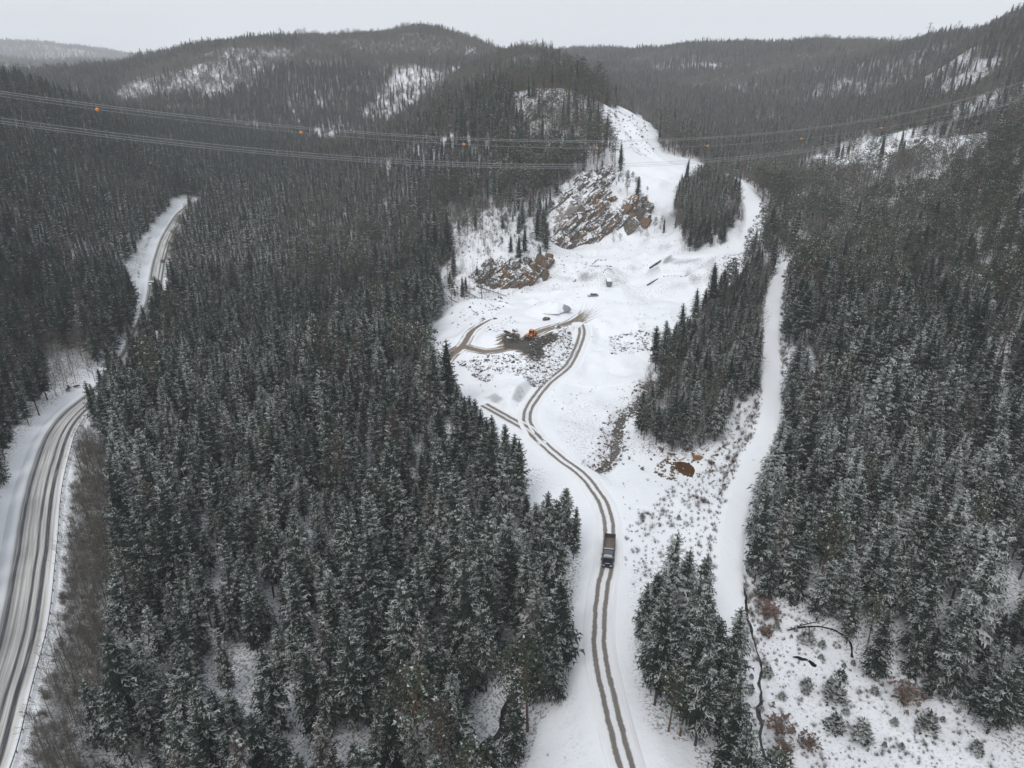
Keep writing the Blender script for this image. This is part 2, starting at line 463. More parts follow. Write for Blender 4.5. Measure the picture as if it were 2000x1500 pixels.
def m_foliage(name, dark, light, snow_amt, snow_col=(0.48, 0.50, 0.495)):
    m, nt, b = new_mat(name)
    rnd = orand(nt)
    c = mixc(nt, rnd, dark, light)
    c = mixc(nt, val(nt, 'GREATER_THAN', val(nt, 'FRACT', val(nt, 'MULTIPLY', rnd, 37.0)), .965), c, (0.070, 0.058, 0.048))     # a few dead ones
    c = mixc(nt, mapr(nt, noise(nt, 1.2, 3), 0.3, 0.7, 0, 0.5), c, tuple(x * 0.55 for x in dark))
    zone = mapr(nt, noise(nt, 0.006, 3), 0.36, 0.64, 0.80, 1.12)        # some stands keep more snow than others
    gx = nt.nodes.new('ShaderNodeNewGeometry'); gs = nt.nodes.new('ShaderNodeSeparateXYZ'); nt.links.new(gx.outputs['Position'], gs.inputs[0])
    zone = val(nt, 'MULTIPLY', zone, mapr(nt, gs.outputs['X'], -300, -110, 0.52, 1.0))
    zone = val(nt, 'MULTIPLY', zone, mapr(nt, gs.outputs['Y'], 420, 900, 1.0, 0.70))   # and so have the wind-swept hills   # the left hillside has shed more of its snow
    amt = val(nt, 'MULTIPLY', zone, mapr(nt, rnd, 0, 1, snow_amt * 0.72, snow_amt * 1.16, False))
    s = val(nt, 'ADD', attr(nt, 'snow'), val(nt, 'MULTIPLY', val(nt, 'SUBTRACT', noise(nt, 2.3, 3, 0.7), 0.5), 0.9))
    thr = val(nt, 'SUBTRACT', 1.0, amt)
    k = mapr(nt, val(nt, 'SUBTRACT', s, thr), -0.18, 0.22)
    k = val(nt, 'MULTIPLY', k, mapr(nt, upz(nt), -0.05, 0.45))
    c = mixc(nt, k, c, snow_col)
    nt.links.new(c, b.inputs['Base Color'])
    b.inputs['Roughness'].default_value = 0.8
    b.inputs['Specular IOR Level'].default_value = 0.2
    return m

MT = {}
MT['ground'] = m_terrain()
MT['spruce'] = m_foliage('spruce_needles', (0.015, 0.026, 0.019), (0.030, 0.045, 0.031), 0.66)
MT['pine'] = m_foliage('pine_needles', (0.030, 0.044, 0.026), (0.055, 0.070, 0.038), 0.46)
MT['bark'] = m_simple('spruce_bark', (0.055, 0.045, 0.038), 0.9)
MT['pine_bark'] = m_simple('pine_bark', (0.13, 0.075, 0.045), 0.9)
MT['twig'] = m_simple('bare_twigs', (0.118, 0.105, 0.088), 0.9, var=0.35, scale=0.02)
MT['birch'] = m_simple('birch_bark', (0.30, 0.28, 0.25), 0.8, var=0.4)
MT['red_twig'] = m_simple('russet_twigs', (0.135, 0.090, 0.072), 0.9, var=0.3, scale=0.05)

# ------------------------------------------------------------------ mesh helpers
def mesh_obj(name, verts, faces, mat, parent=None, smooth=False, attrs=None, mats=None, midx=None):
    me = bpy.data.meshes.new(name)
    me.from_pydata([tuple(map(float, v)) for v in verts] if not isinstance(verts, np.ndarray) else verts.tolist(), [], faces)
    for m in (mats or [mat]):
        me.materials.append(m)
    if midx is not None:
        me.polygons.foreach_set('material_index', midx)
    if smooth:
        me.polygons.foreach_set('use_smooth', [True] * len(me.polygons))
    for k, (dom, data) in (attrs or {}).items():
        a = me.attributes.new(k, 'FLOAT', dom)
        a.data.foreach_set('value', np.asarray(data, np.float32))
    me.update()
    o = bpy.data.objects.new(name, me)
    COL.objects.link(o)
    if parent is not None:
        o.parent = parent
    return o

def grid_mesh(name, X, Y, Z, mat, attrs=None, smooth=True, wrap=False):
    n, m = X.shape
    co = np.stack([X, Y, Z], -1).reshape(-1, 3).astype(np.float32)
    i = np.arange(n * m).reshape(n, m)
    f = np.stack([i[:-1, :-1], i[:-1, 1:], i[1:, 1:], i[1:, :-1]], -1).reshape(-1, 4)
    me = bpy.data.meshes.new(name)
    me.vertices.add(len(co)); me.vertices.foreach_set('co', co.ravel())
    me.loops.add(f.size); me.loops.foreach_set('vertex_index', f.ravel().astype(np.int32))
    me.polygons.add(len(f)); me.polygons.foreach_set('loop_start', np.arange(0, f.size, 4, dtype=np.int32))
    me.polygons.foreach_set('use_smooth', np.full(len(f), smooth))
    me.materials.append(mat)
    for k, d in (attrs or {}).items():
        a = me.attributes.new(k, 'FLOAT', 'POINT'); a.data.foreach_set('value', np.asarray(d, np.float32).ravel())
    me.update(calc_edges=True); me.validate()
    o = bpy.data.objects.new(name, me); COL.objects.link(o)
    return o

def tag(o, label=None, cat=None, group=None, kind=None):
    if label: o['label'] = label
    if cat: o['category'] = cat
    if group: o['group'] = group
    if kind: o['kind'] = kind
    return o

def empty(name, loc, rz=0.0):
    o = bpy.data.objects.new(name, None); COL.objects.link(o)
    o.location = tuple(float(c) for c in loc); o.rotation_euler = (0, 0, rz)
    o.empty_display_size = 0.5
    return o

# ------------------------------------------------------------------ zones (polygons on the ground)
Z = {k: hitpoly(p) for k, p in {
    'quarry': [(960, 1760), (1010, 1560), (1050, 1425), (1112, 1330), (1136, 1240), (1152, 1150), (1148, 1090), (1075, 1055), (1000, 960), (945, 860), (850, 755), (820, 700), (838, 640), (865, 610),
               (960, 580), (1060, 545), (1072, 480), (1066, 445), (1100, 400), (1175, 372), (1210, 340), (1196, 290), (1172, 216), (1250, 221), (1290, 298), (1400, 328), (1452, 352),
               (1484, 400), (1486, 470), (1462, 515), (1410, 575), (1385, 625), (1330, 690), (1285, 715), (1262, 745), (1245, 810), (1255, 885), (1300, 898), (1395, 875), (1440, 782), (1478, 788), (1500, 700),
               (1490, 760), (1535, 850), (1480, 960), (1455, 1060), (1450, 1150), (1440, 1180), (1330, 1190), (1240, 1240), (1225, 1320), (1250, 1420), (1350, 1450), (1375, 1560), (1420, 1760)],
    'island': [(1312, 410), (1335, 362), (1380, 345), (1438, 366), (1446, 420), (1412, 478), (1360, 502), (1330, 490)],
    'clump': [(1228, 1245), (1290, 1195), (1390, 1185), (1436, 1260), (1448, 1380), (1490, 1500), (1520, 1600), (1395, 1600), (1350, 1440), (1255, 1415), (1232, 1340)],
    'clearing': [(1448, 1140), (1490, 1180), (1560, 1195), (1640, 1250), (1690, 1320), (1760, 1345), (1850, 1375), (1910, 1425), (1990, 1490), (2080, 1580), (2250, 1760), (1560, 1760), (1500, 1560), (1460, 1400), (1440, 1280)],
    'brush': [(160, 850), (205, 880), (245, 1000), (235, 1200), (215, 1400), (195, 1560), (190, 1800), (-60, 1800), (20, 1600), (70, 1440), (110, 1300), (135, 1050)],
    'ledge': [(860, 430), (930, 405), (1045, 430), (1062, 470), (1066, 540), (960, 590), (870, 610), (845, 560), (880, 500)],
    'cliff': [(1045, 450), (1085, 395), (1150, 330), (1215, 330), (1290, 400), (1300, 460), (1130, 480)],
    'snowslope': [(230, 190), (300, 140), (560, 95), (580, 125), (420, 200), (250, 215)],
    'rockslope': [(730, 190), (800, 135), (900, 130), (880, 175), (760, 245)],
    'knobtop': [(980, 190), (1040, 160), (1100, 175), (1110, 225), (1010, 240)],
    'shelf': [(1540, 335), (1600, 302), (1660, 275), (1700, 262), (1800, 266), (1900, 262), (1985, 258), (1990, 272), (1880, 292), (1830, 312), (1760, 312), (1720, 345), (1640, 348), (1560, 352)],
    'strip': [(1300, 700), (1385, 625), (1480, 520), (1505, 560), (1495, 760), (1440, 775), (1395, 870), (1300, 895), (1255, 880), (1255, 770)],
    'birchbank': [(90, 690), (170, 680), (200, 740), (140, 800), (100, 790)],
    'glade': [(1880, 680), (2010, 640), (2020, 860), (1930, 830)],
    'glade2': [(380, 1290), (470, 1260), (640, 1400), (760, 1480), (600, 1560), (520, 1470)],
}.items()}

# ------------------------------------------------------------------ where the trees stand
def jitter_cells(cell, r0, r1, a0, a1, amt=0.46):
    n = int(r1 / cell) + 2
    ix, iy = np.meshgrid(np.arange(-n, n + 1), np.arange(-2, n + 1))
    x = (ix + 0.5 * (iy % 2)) * cell; y = iy * cell
    x = x.ravel() * 1.0; y = y.ravel() * 1.0
    r = np.hypot(x, y); a = np.arctan2(x, y)
    k = (r > r0 - 20) & (r < r1 + 20) & (a > a0 - .03) & (a < a1 + .03)
    x, y = x[k], y[k]
    x += rng.uniform(-amt, amt, len(x)) * cell; y += rng.uniform(-amt, amt, len(y)) * cell
    r = np.hypot(x, y); a = np.arctan2(x, y)
    k = (r >= r0) & (r < r1) & (a > a0) & (a < a1)
    return x[k], y[k]

A0, A1 = R(-58), R(58)
parts = [jitter_cells(4.75, 38, 560, A0, A1), jitter_cells(4.3, 560, 1150, R(-48), R(48)), jitter_cells(4.4, 1150, 2400, R(-45), R(45)), jitter_cells(9, 2400, 5200, R(-44), R(-24))]
tx = np.concatenate([p[0] for p in parts]); ty = np.concatenate([p[1] for p in parts])
tr = np.hypot(tx, ty); ta = np.arctan2(tx, ty)
tz = hz(tx, ty)
# canopy horizon: drop what no nearby viewpoint could see
HC = np.maximum.accumulate(np.arctan2(HFIN + 5.0 - CAM_Z, np.exp(GL)[:, None]), axis=0)
el = np.arctan2(tz + 24 - CAM_Z, tr)
seen = el > grid_lookup(HC, tx * 0.96, ty * 0.96) - 0.004
tx, ty, tz, tr, ta = (q[seen] for q in (tx, ty, tz, tr, ta))
n_t = len(tx)
dens = np.full(n_t, 0.93)
pine = np.full(n_t, 0.05); bare = np.full(n_t, 0.07)
patch = fbm(tx, ty, 90, 31, 3); patch2 = fbm(tx, ty, 160, 41, 3); patch3 = fbm(tx, ty, 45, 51, 2)
tu, tv, _d = project(tx, ty, tz)
# broad belts of the forest, by ground position
far = sstep(520, 900, tr)
pine += 0.16 * far + 0.25 * sstep(0.0, 0.5, patch)
bare += 0.14 * far + 0.60 * sstep(0.08, 0.35, patch2) * far
dens += 0.06 * far - 0.75 * sstep(0.36, 0.52, patch3 + .4 * patch) * far
right = (ta > R(12)) & (tr > 300) & (tr < 700)
pine = np.where(right, 0.66, pine); bare = np.where(right, 0.14 + 0.4 * sstep(0, .4, patch2), bare)
rightback = (ta > R(2)) & (tr >= 600) & (tr < 1300)
bare = np.where(rightback, 0.40, bare); pine = np.where(rightback, 0.25, pine)
lefthill = (ta < R(-17)) & (tr < 1000)
pine = np.where(lefthill, 0.04, pine); bare = np.where(lefthill, 0.04, bare); dens = np.where(lefthill, 0.95, dens)
knob = (np.hypot(tx - hit(1080, 230)[0], ty - hit(1080, 230)[1]) < 130)
pine = np.where(knob, 0.75, pine); bare = np.where(knob, 0.12, bare); dens = np.where(knob, 0.97, dens)
midl = (ta > R(-17)) & (ta < R(1)) & (tr > 400) & (tr < 640)
pine = np.where(midl, 0.35 + 0.3 * patch, pine)
def zone(k, d=None, p=None, b=None):
    global dens, pine, bare
    m = inpoly(tx, ty, Z[k])
    if d is not None: dens = np.where(m, d, dens)
    if p is not None: pine = np.where(m, p, pine)
    if b is not None: bare = np.where(m, b, bare)
    return m
zone('quarry', 0.0)
zone('island', 0.95, 0.1, 0.35)
zone('strip', 0.97, 0.12, 0.42)
zone('clump', 0.96, 0.0, 0.03)
zone('clearing', 0.012, 0.2, 0.3)
m_brush = zone('brush', 0.97, 0.0, 1.0)
zone('ledge', 0.30, 0.3, 0.4)
zone('cliff', 0.10, 0.4, 0.4)
zone('snowslope', 0.62, 0.10, 0.85)
zone('rockslope', 0.42, 0.3, 0.5)
zone('knobtop', 0.55, 0.8, 0.1)
zone('shelf', 0.09, 0.35, 0.45)
# bare rocky patches on the hills
for u_, v_, r_, d_ in [(830, 150, 42, .3), (790, 185, 30, .35), (870, 160, 26, .3), (740, 215, 24, .4), (1350, 135, 26, .2), (1390, 132, 22, .2), (1455, 135, 26, .2), (1290, 140, 18, .3), (1510, 235, 24, .25), (1560, 228, 18, .3), (1600, 198, 18, .25), (1700, 190, 20, .3), (1880, 210, 24, .25), (1950, 205, 30, .2), (1985, 190, 25, .3), (1850, 130, 30, .3), (1905, 150, 22, .3), (1690, 440, 9, .3), (1760, 470, 8, .3), (790, 320, 22, .3), (850, 290, 20, .3), (640, 255, 20, .35), (1780, 380, 12, .3), (1640, 340, 16, .3), (1390, 300, 20, .4), (1450, 315, 16, .4)]:
    c_ = hit(u_, v_)
    w_ = np.hypot(tx - c_[0] + 14 * fbm(tx, ty, 25, 15, 2), ty - c_[1] + 14 * fbm(tx, ty, 25, 16, 2))
    dens = np.where(w_ < r_ * 1.2, d_, dens)
zone('birchbank', 0.5, 0.0, 1.0)
zone('glade', 0.5, 0.3, 0.6)
zone('glade2', 0.55, 0.1, 0.2)
for path, w in ((haul_road, 7.0), (spur_road, 5), (loop_road, 6), (snow_track, 5.0), (upper_track, 7)):
    dist, _ = polydist(tx, ty, path.coarse)
    dens = np.where(dist < w, 0, dens)
dist, arc = polydist(tx, ty, main_road.coarse)
hid0 = main_road.s[int(np.argmin(np.hypot(*(main_road.xy - hit(196, 770)).T)))]; hid1 = main_road.s[int(np.argmin(np.hypot(*(main_road.xy - hit(303, 600)).T)))]
dens = np.where(dist < np.where((arc > hid0) & (arc < hid1), 5.2, np.where(arc > hid1, 11.0, 9.0)), 0, dens)
# wide snow verge left of the far part of the main road
c_far = hitpoly([(248, 548), (260, 505), (296, 446), (350, 404), (354, 424), (326, 520), (313, 572), (280, 600), (260, 590)])
dens = np.where(inpoly(tx, ty, c_far), 0, dens)
c_near = hitpoly([(-40, 1500), (10, 1150), (35, 900), (100, 790), (180, 735), (190, 780), (110, 860), (40, 1240), (-20, 1500)])
dens = np.where(inpoly(tx, ty, c_near), 0, dens)
for line, w, d in CREEKS[:3]:
    dist, _ = polydist(tx, ty, line)
    dens = np.where(dist < w + 1.5, 0, dens)
keep = rng.random(n_t) < dens
tx, ty, tz, tr, ta, pine, bare, m_brush = (q[keep] for q in (tx, ty, tz, tr, ta, pine, bare, m_brush))
n_t = len(tx)
q = rng.random(n_t)
kind = np.where(q < bare, 2, np.where(q < bare + pine, 1, 0))       # 0 spruce, 1 pine, 2 bare tree
kind = np.where(m_brush, 2, kind)
size = np.clip(rng.normal(1.0, 0.23, n_t), 0.5, 1.6) * (1.0 + 0.25 * fbm(tx, ty, 60, 77, 2))
size = np.where(tr > 2400, size * 1.3, size * (1 - .08 * sstep(600, 1000, tr)))
size = np.where(m_brush, size * 0.62, size)
size = np.where(np.hypot(tx - hit(1080, 230)[0], ty - hit(1080, 230)[1]) < 130, size * 1.15, size)
low_ = hitpoly([(268, 590), (336, 548), (345, 600), (300, 650), (262, 640)])
size = np.where(inpoly(tx, ty, low_), size * .55, size)
size = np.where(inpoly(tx, ty, Z['clump']), np.maximum(size, .85) * 1.08, size)
for k, f in (('ledge', 0.55), ('cliff', 0.5), ('clearing', 0.35), ('strip', 0.8), ('island', 0.72)):
    size = np.where(inpoly(tx, ty, Z[k]), size * f, size)
# infill that the coarse grid leaves open: alder and birch scrub, young spruces
def infill(poly, n, knd, s0, s1, clear=5.0):
    global tx, ty, tz, tr, ta, kind, size, n_t
    q_ = []
    lo, hi = poly.min(0), poly.max(0)
    while len(q_) < n:
        c_ = rng.uniform(lo, hi, (n * 3, 2)); q_.extend(c_[inpoly(c_[:, 0], c_[:, 1], poly)].tolist())
    q_ = np.array(q_[:n]); ok = np.ones(n, bool)
    for path in (main_road, haul_road, snow_track, upper_track): ok &= polydist(q_[:, 0], q_[:, 1], path.coarse)[0] > clear
    q_ = q_[ok]
    tx = np.concatenate([tx, q_[:, 0]]); ty = np.concatenate([ty, q_[:, 1]]); tz = hz(tx, ty); tr = np.hypot(tx, ty); ta = np.arctan2(tx, ty)
    kind = np.concatenate([kind, np.full(len(q_), knd)]); size = np.concatenate([size, rng.uniform(s0, s1, len(q_))]); n_t = len(tx)
infill(Z['brush'], 520, 2, .5, 1.0, 8.5)
infill(Z['strip'], 520, 2, .5, 1.0); infill(Z['strip'], 160, 0, .5, .95)
infill(Z['island'], 230, 2, .45, .85); infill(Z['island'], 110, 0, .45, .9)
infill(Z['ledge'], 260, 2, .35, .8); infill(Z['cliff'], 60, 2, .3, .6)
infill(hitpoly([(1478, 520), (1502, 560), (1498, 760), (1476, 780), (1470, 640)]), 170, 2, .6, 1.1)
infill(hitpoly([(325, 560), (345, 470), (380, 420), (400, 470), (370, 560)]), 120, 2, .6, 1.1, 6.5)
infill(hitpoly([(80, 640), (190, 640), (190, 720), (120, 780), (60, 780)]), 90, 2, .6, 1.0, 9)
infill(hitpoly([(205, 790), (270, 710), (300, 680), (320, 700), (300, 750), (230, 840)]), 60, 0, .5, .8, 5.5)
print('trees', n_t, [int((kind == i).sum()) for i in range(3)])

# ------------------------------------------------------------------ terrain sheet
az = np.concatenate([R(np.arange(-180, -62, 4.0)) if False else np.radians(np.arange(-180, -62, 4.0)), np.radians(np.arange(-62, -43, 1.0)), np.radians(np.linspace(-43, 43, 640)), np.radians(np.arange(44, 63, 1.0)), np.radians(np.arange(66, 181, 4.0))])
lr = np.concatenate([np.linspace(math.log(6), math.log(60), 50)[:-1], np.linspace(math.log(60), math.log(800), 380)[:-1], np.linspace(math.log(800), math.log(6600), 150)])
AZ, LR = np.meshgrid(az, lr)
X, Y = np.exp(LR) * np.sin(AZ), np.exp(LR) * np.cos(AZ)
Hs = np.where(np.abs(AZ) < R(61.9), grid_lookup(HG, X, Y), h_rbf(X, Y)) + _rough(X, Y)
Hs = shape(X, Y, Hs)
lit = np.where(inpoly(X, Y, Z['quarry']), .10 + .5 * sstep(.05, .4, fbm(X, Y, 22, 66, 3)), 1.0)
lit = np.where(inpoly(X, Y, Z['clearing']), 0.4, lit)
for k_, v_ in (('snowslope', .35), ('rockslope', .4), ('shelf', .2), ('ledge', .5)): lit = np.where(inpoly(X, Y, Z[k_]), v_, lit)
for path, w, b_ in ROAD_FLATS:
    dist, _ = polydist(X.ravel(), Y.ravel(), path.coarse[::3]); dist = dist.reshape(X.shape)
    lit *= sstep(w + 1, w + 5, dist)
scar = inpoly(X, Y, QUARRY) * (np.hypot(X, Y) > 225) * (.35 + .65 * sstep(-.1, .3, fbm(X, Y, 30, 68, 2)))
ground = grid_mesh('ground', X, Y, Hs, MT['ground'], {'litter': lit, 'scar': scar})
tag(ground, 'snow covered valley floor and hillsides', kind='structure')
# the small disc straight below the drone
n_ = len(az)
mesh_obj('ground_centre', [(0, 0, float(Hs[0].mean()))] + [(X[0, i], Y[0, i], Hs[0, i]) for i in range(n_)], [(0, i + 1, (i + 1) % n_ + 1) for i in range(n_)], MT['ground'])
tag(bpy.data.objects['ground_centre'], 'snow straight below the viewpoint', kind='structure')

# ------------------------------------------------------------------ tree shapes
def tube(V, F, p, q, r0, r1, n=5):
    p, q = np.asarray(p, float), np.asarray(q, float)
    d = q - p; L = np.linalg.norm(d) + 1e-9; d = d / L
    a = np.cross(d, (0, 0, 1.0) if abs(d[2]) < 0.9 else (1.0, 0, 0)); a /= np.linalg.norm(a) + 1e-9
    b = np.cross(d, a)
    s = len(V)
    for c, r in ((p, r0), (q, r1)):
        for i in range(n):
            t = 2 * math.pi * i / n
            V.append(c + r * (math.cos(t) * a + math.sin(t) * b))
    for i in range(n):
        F.append((s + i, s + (i + 1) % n, s + n + (i + 1) % n, s + n + i))

def spruce_mesh(seed, H=18.0, bare_frac=0.16, width=2.7, whorls=24, per=7, twigs=4, core=True):
    rg = random.Random(seed)
    V, F, S = [], [], []
    z0 = H * bare_frac
    lean = [rg.uniform(-.012, .012), rg.uniform(-.012, .012)]
    def cx(z): return (lean[0] * z, lean[1] * z)
    holes = [(rg.uniform(0, 6.28), rg.uniform(.1, .7), rg.uniform(.4, .9)) for _ in range(3)]
    if core:
        m = 7; rings = 6; s = len(V)
        for k in range(rings):
            t = k / (rings - 1); z = z0 + 0.4 + (H * 0.97 - z0) * t
            rr = width * 0.40 * (1 - t) ** 0.75 * (0.55 + 0.45 * min(1, t * 5)) + 0.02
            for i in range(m):
                an = 6.283 * (i + 0.5 * (k % 2)) / m; q_ = rr * rg.uniform(.7, 1.25)
                V.append((cx(z)[0] + q_ * math.cos(an), cx(z)[1] + q_ * math.sin(an), z + rg.uniform(-.2, .2)))
        for k in range(rings - 1):
            for i in range(m):
                F.append((s + k * m + i, s + k * m + (i + 1) % m, s + (k + 1) * m + (i + 1) % m, s + (k + 1) * m + i)); S.append(0.0)
    for w in range(whorls):
        t = (w + rg.uniform(-.3, .3)) / whorls; t = max(0.0, min(.985, t))
        z = z0 + (H - z0) * t ** 0.92
        prof = (1 - t) ** 0.68 * (0.62 + 0.38 * min(1, t * 4.5))
        a0 = rg.uniform(0, 6.28)
        np_ = max(4, int(per * (0.75 + 0.45 * (1 - t))))
        for i in range(np_):
            an = a0 + 6.283 * i / np_ + rg.uniform(-.25, .25)
            L = width * prof * rg.uniform(.68, 1.15) + 0.16
            for (ha, ht, hs_) in holes:
                if abs((an - ha + 3.14) % 6.283 - 3.14) < .6 and abs(t - ht) < .12: L *= hs_
            dx, dy = math.cos(an), math.sin(an)
            px, py = -dy, dx
            droop = (0.50 - 0.62 * t) + rg.uniform(-.1, .1)
            zz = z + rg.uniform(-.15, .15)
            sn = rg.uniform(.25, 1.0)
            st = []
            nst = 4
            for j in range(nst):
                f = j / (nst - 1)
                st.append((cx(z)[0] + dx * L * f, cx(z)[1] + dy * L * f, zz - L * droop * (f ** 1.2) + L * 0.22 * f ** 3))
            wd = [0.06 * L, 0.15 * L + .05, 0.10 * L + .03, 0.01]
            s = len(V)
            for j in range(nst):
                x, y, z_ = st[j]
                V.append((x + px * wd[j], y + py * wd[j], z_ - wd[j] * .35)); V.append((x - px * wd[j], y - py * wd[j], z_ - wd[j] * .35))
            for j in range(nst - 1):
                F.append((s + 2 * j, s + 2 * j + 1, s + 2 * j + 3, s + 2 * j + 2)); S.append(sn * (0.55 + 0.2 * j))
            for j in range(twigs):
                f = 0.22 + 0.68 * (j + rg.uniform(-.3, .3)) / max(1, twigs - 1) * 0.95
                k = min(nst - 2, max(0, int(f * (nst - 1)))); g = f * (nst - 1) - k
                bx, by, bz = (st[k][c] * (1 - g) + st[k + 1][c] * g for c in range(3))
                for sd in (1, -1):
                    tl = L * (0.46 - 0.30 * f) * rg.uniform(.7, 1.25) + .12
                    fx, fy = dx * .62 + px * .78 * sd, dy * .62 + py * .78 * sd
                    dz = -tl * rg.uniform(.15, .75)
                    b2 = 0.20 * tl + .05
                    s = len(V)
                    V.append((bx - dx * b2, by - dy * b2, bz)); V.append((bx + dx * b2, by + dy * b2, bz + .02))
                    V.append((bx + fx * tl, by + fy * tl, bz + dz))
                    F.append((s, s + 1, s + 2)); S.append(sn * rg.uniform(.0, .62))
    # leader
    s = len(V); c = cx(H)
    V += [(c[0] + .1, c[1], H - .7), (c[0] - .05, c[1] + .09, H - .7), (c[0] - .05, c[1] - .09, H - .7), (c[0], c[1], H + .35)]
    F += [(s, s + 1, s + 3), (s + 1, s + 2, s + 3), (s + 2, s, s + 3)]; S += [.4] * 3
    return V, F, S

def trunk_mesh(H, r=0.17, lean=(0, 0), top=0.9, n=6):
    V, F = [], []
    zs = [-1.2, 0.4, H * .35, H * .65, H * top]
    rr = [r * 1.35, r * 1.1, r * .8, r * .5, r * .12]
    for k in range(4):
        tube(V, F, (lean[0] * zs[k], lean[1] * zs[k], zs[k]), (lean[0] * zs[k + 1], lean[1] * zs[k + 1], zs[k + 1]), rr[k], rr[k + 1], n)
    return V, F

def pine_meshes(seed, H=16.0, clumps=42, tris=26, spread=2.9):
    rg = random.Random(seed)
    V, F = trunk_mesh(H, 0.19, (rg.uniform(-.03, .03), rg.uniform(-.03, .03)), .93)
    CV, CF, CS = [], [], []
    base = H * rg.uniform(.40, .52)
    for i in range(clumps):
        t = (i + rg.random()) / clumps
        z = base + (H - base) * t
        rad = spread * (math.sin(math.pi * min(1, .18 + .80 * t)) ** .8) * rg.uniform(.35, 1.1)
        an = i * 2.399 + rg.uniform(-.4, .4)
        c = np.array((rad * math.cos(an), rad * math.sin(an), z + rg.uniform(-.3, .6)))
        if i % 2 == 0:
            tube(V, F, (0, 0, z - .5 - rad * .25), c, .07, .02, 3)
        sx = rg.uniform(.75, 1.25)
        for k in range(tris):
            d = np.array([rg.gauss(0, 1), rg.gauss(0, 1), rg.gauss(0, .62)]); d /= np.linalg.norm(d) + 1e-6
            p = c + d * np.array((.85, .85, .5)) * sx * rg.uniform(.35, 1.0)
            q1 = np.array([rg.gauss(0, 1), rg.gauss(0, 1), rg.gauss(0, .5)]); q1 /= np.linalg.norm(q1)
            q2 = np.cross(q1, d + .2); q2 /= np.linalg.norm(q2) + 1e-6
            L = rg.uniform(.28, .52); W = rg.uniform(.12, .24)
            s = len(CV)
            CV += [p - q2 * W, p + q2 * W, p + (q1 * .6 + d * .7) * L]
            CF.append((s, s + 1, s + 2)); CS.append(rg.uniform(.05, .95) * (.6 + .4 * max(0, d[2])))
    return (V, F), (CV, CF, CS)

def bare_meshes(seed, H=11.0, limbs=15, subs=5, twigs=4, spread=0.34, w=1.0, tw=1.0):
    rg = random.Random(seed)
    V, F = [], []
    lean = (rg.uniform(-.06, .06), rg.uniform(-.06, .06))
    V, F = trunk_mesh(H, 0.085 * tw, lean, .97, 4)
    BV, BF = [], []
    def sliver(p, q, wd):
        p, q = np.asarray(p), np.asarray(q)
        d = q - p; a = np.cross(d, (rg.gauss(0, 1), rg.gauss(0, 1), rg.gauss(0, 1))); a /= np.linalg.norm(a) + 1e-9
        s = len(BV); BV.extend([p + a * wd, p - a * wd, q]); BF.append((s, s + 1, s + 2))
    for i in range(limbs):
        t = 0.22 + 0.74 * (i + rg.random()) / limbs
        an = rg.uniform(0, 6.28)
        p = np.array((lean[0] * t * H, lean[1] * t * H, t * H))
        L = H * spread * (1.15 - t) * rg.uniform(.7, 1.25) + .4
        up = rg.uniform(.7, 1.5)
        d = np.array((math.cos(an), math.sin(an), up)); d /= np.linalg.norm(d)
        q_ = p + d * L
        sliver(p, q_, .035 * w)
        for j in range(subs):
            f = rg.uniform(.25, .95); b = p + d * L * f
            d2 = d + np.array((rg.gauss(0, .55), rg.gauss(0, .55), rg.gauss(0.1, .4))); d2 /= np.linalg.norm(d2)
            L2 = L * rg.uniform(.3, .6); e = b + d2 * L2
            sliver(b, e, .022 * w)
            for k in range(twigs):
                g = rg.uniform(.2, 1); b3 = b + d2 * L2 * g
                d3 = d2 + np.array((rg.gauss(0, .6), rg.gauss(0, .6), rg.gauss(0, .5))); d3 /= np.linalg.norm(d3)
                sliver(b3, b3 + d3 * L2 * rg.uniform(.4, .8), .016 * w)
    return (V, F), (BV, BF)

def data_mesh(name, V, F, mat, S=None):
    me = bpy.data.meshes.new(name)
    me.from_pydata([tuple(map(float, v)) for v in V], [], F)
    me.materials.append(mat)
    if S is not None:
        a = me.attributes.new('snow', 'FLOAT', 'FACE'); a.data.foreach_set('value', np.asarray(S, np.float32))
    me.update()
    return me

SPR, PIN, BAR = [], [], []          # near shapes: (trunk mesh, crown mesh)
SPR_F, PIN_F, BAR_F = [], [], []    # lighter ones for the distance
for i in range(8):
    H = [17, 16, 19, 15, 18, 14, 20, 16][i]; wd = [3.5, 3.1, 3.9, 3.2, 3.4, 3.4, 3.7, 2.8][i]; bf = [.12, .25, .10, .28, .18, .06, .2, .32][i]
    SPR.append((data_mesh('trunk', *trunk_mesh(H, .16 + .01 * (i % 3)), MT['bark']), data_mesh('crown', *spruce_mesh(11 + i, H, bf, wd)[:2], MT['spruce'], spruce_mesh(11 + i, H, bf, wd)[2])))
for i in range(5):
    H = [15, 14, 16, 15, 17][i]
    V_, F_, S_ = spruce_mesh(60 + i, H, .08, 3.7, 13, 6, 2)
    S_ = [min(1, q_ * 1.15 + .12) if q_ > 0 else 0 for q_ in S_]
    SPR_F.append((data_mesh('trunk', *trunk_mesh(H, .16, n=3), MT['bark']), data_mesh('crown', V_, F_, MT['spruce'], S_)))
for i in range(5):
    (a, b), (c, d, e) = pine_meshes(90 + i, [16, 14, 17, 15, 18][i])
    PIN.append((data_mesh('trunk', a, b, MT['pine_bark']), data_mesh('crown', c, d, MT['pine'], e)))
for i in range(3):
    (a, b), (c, d, e) = pine_meshes(100 + i, [15, 13, 16][i], 22, 13, 2.8)
    PIN_F.append((data_mesh('trunk', a, b, MT['pine_bark']), data_mesh('crown', c, d, MT['pine'], e)))
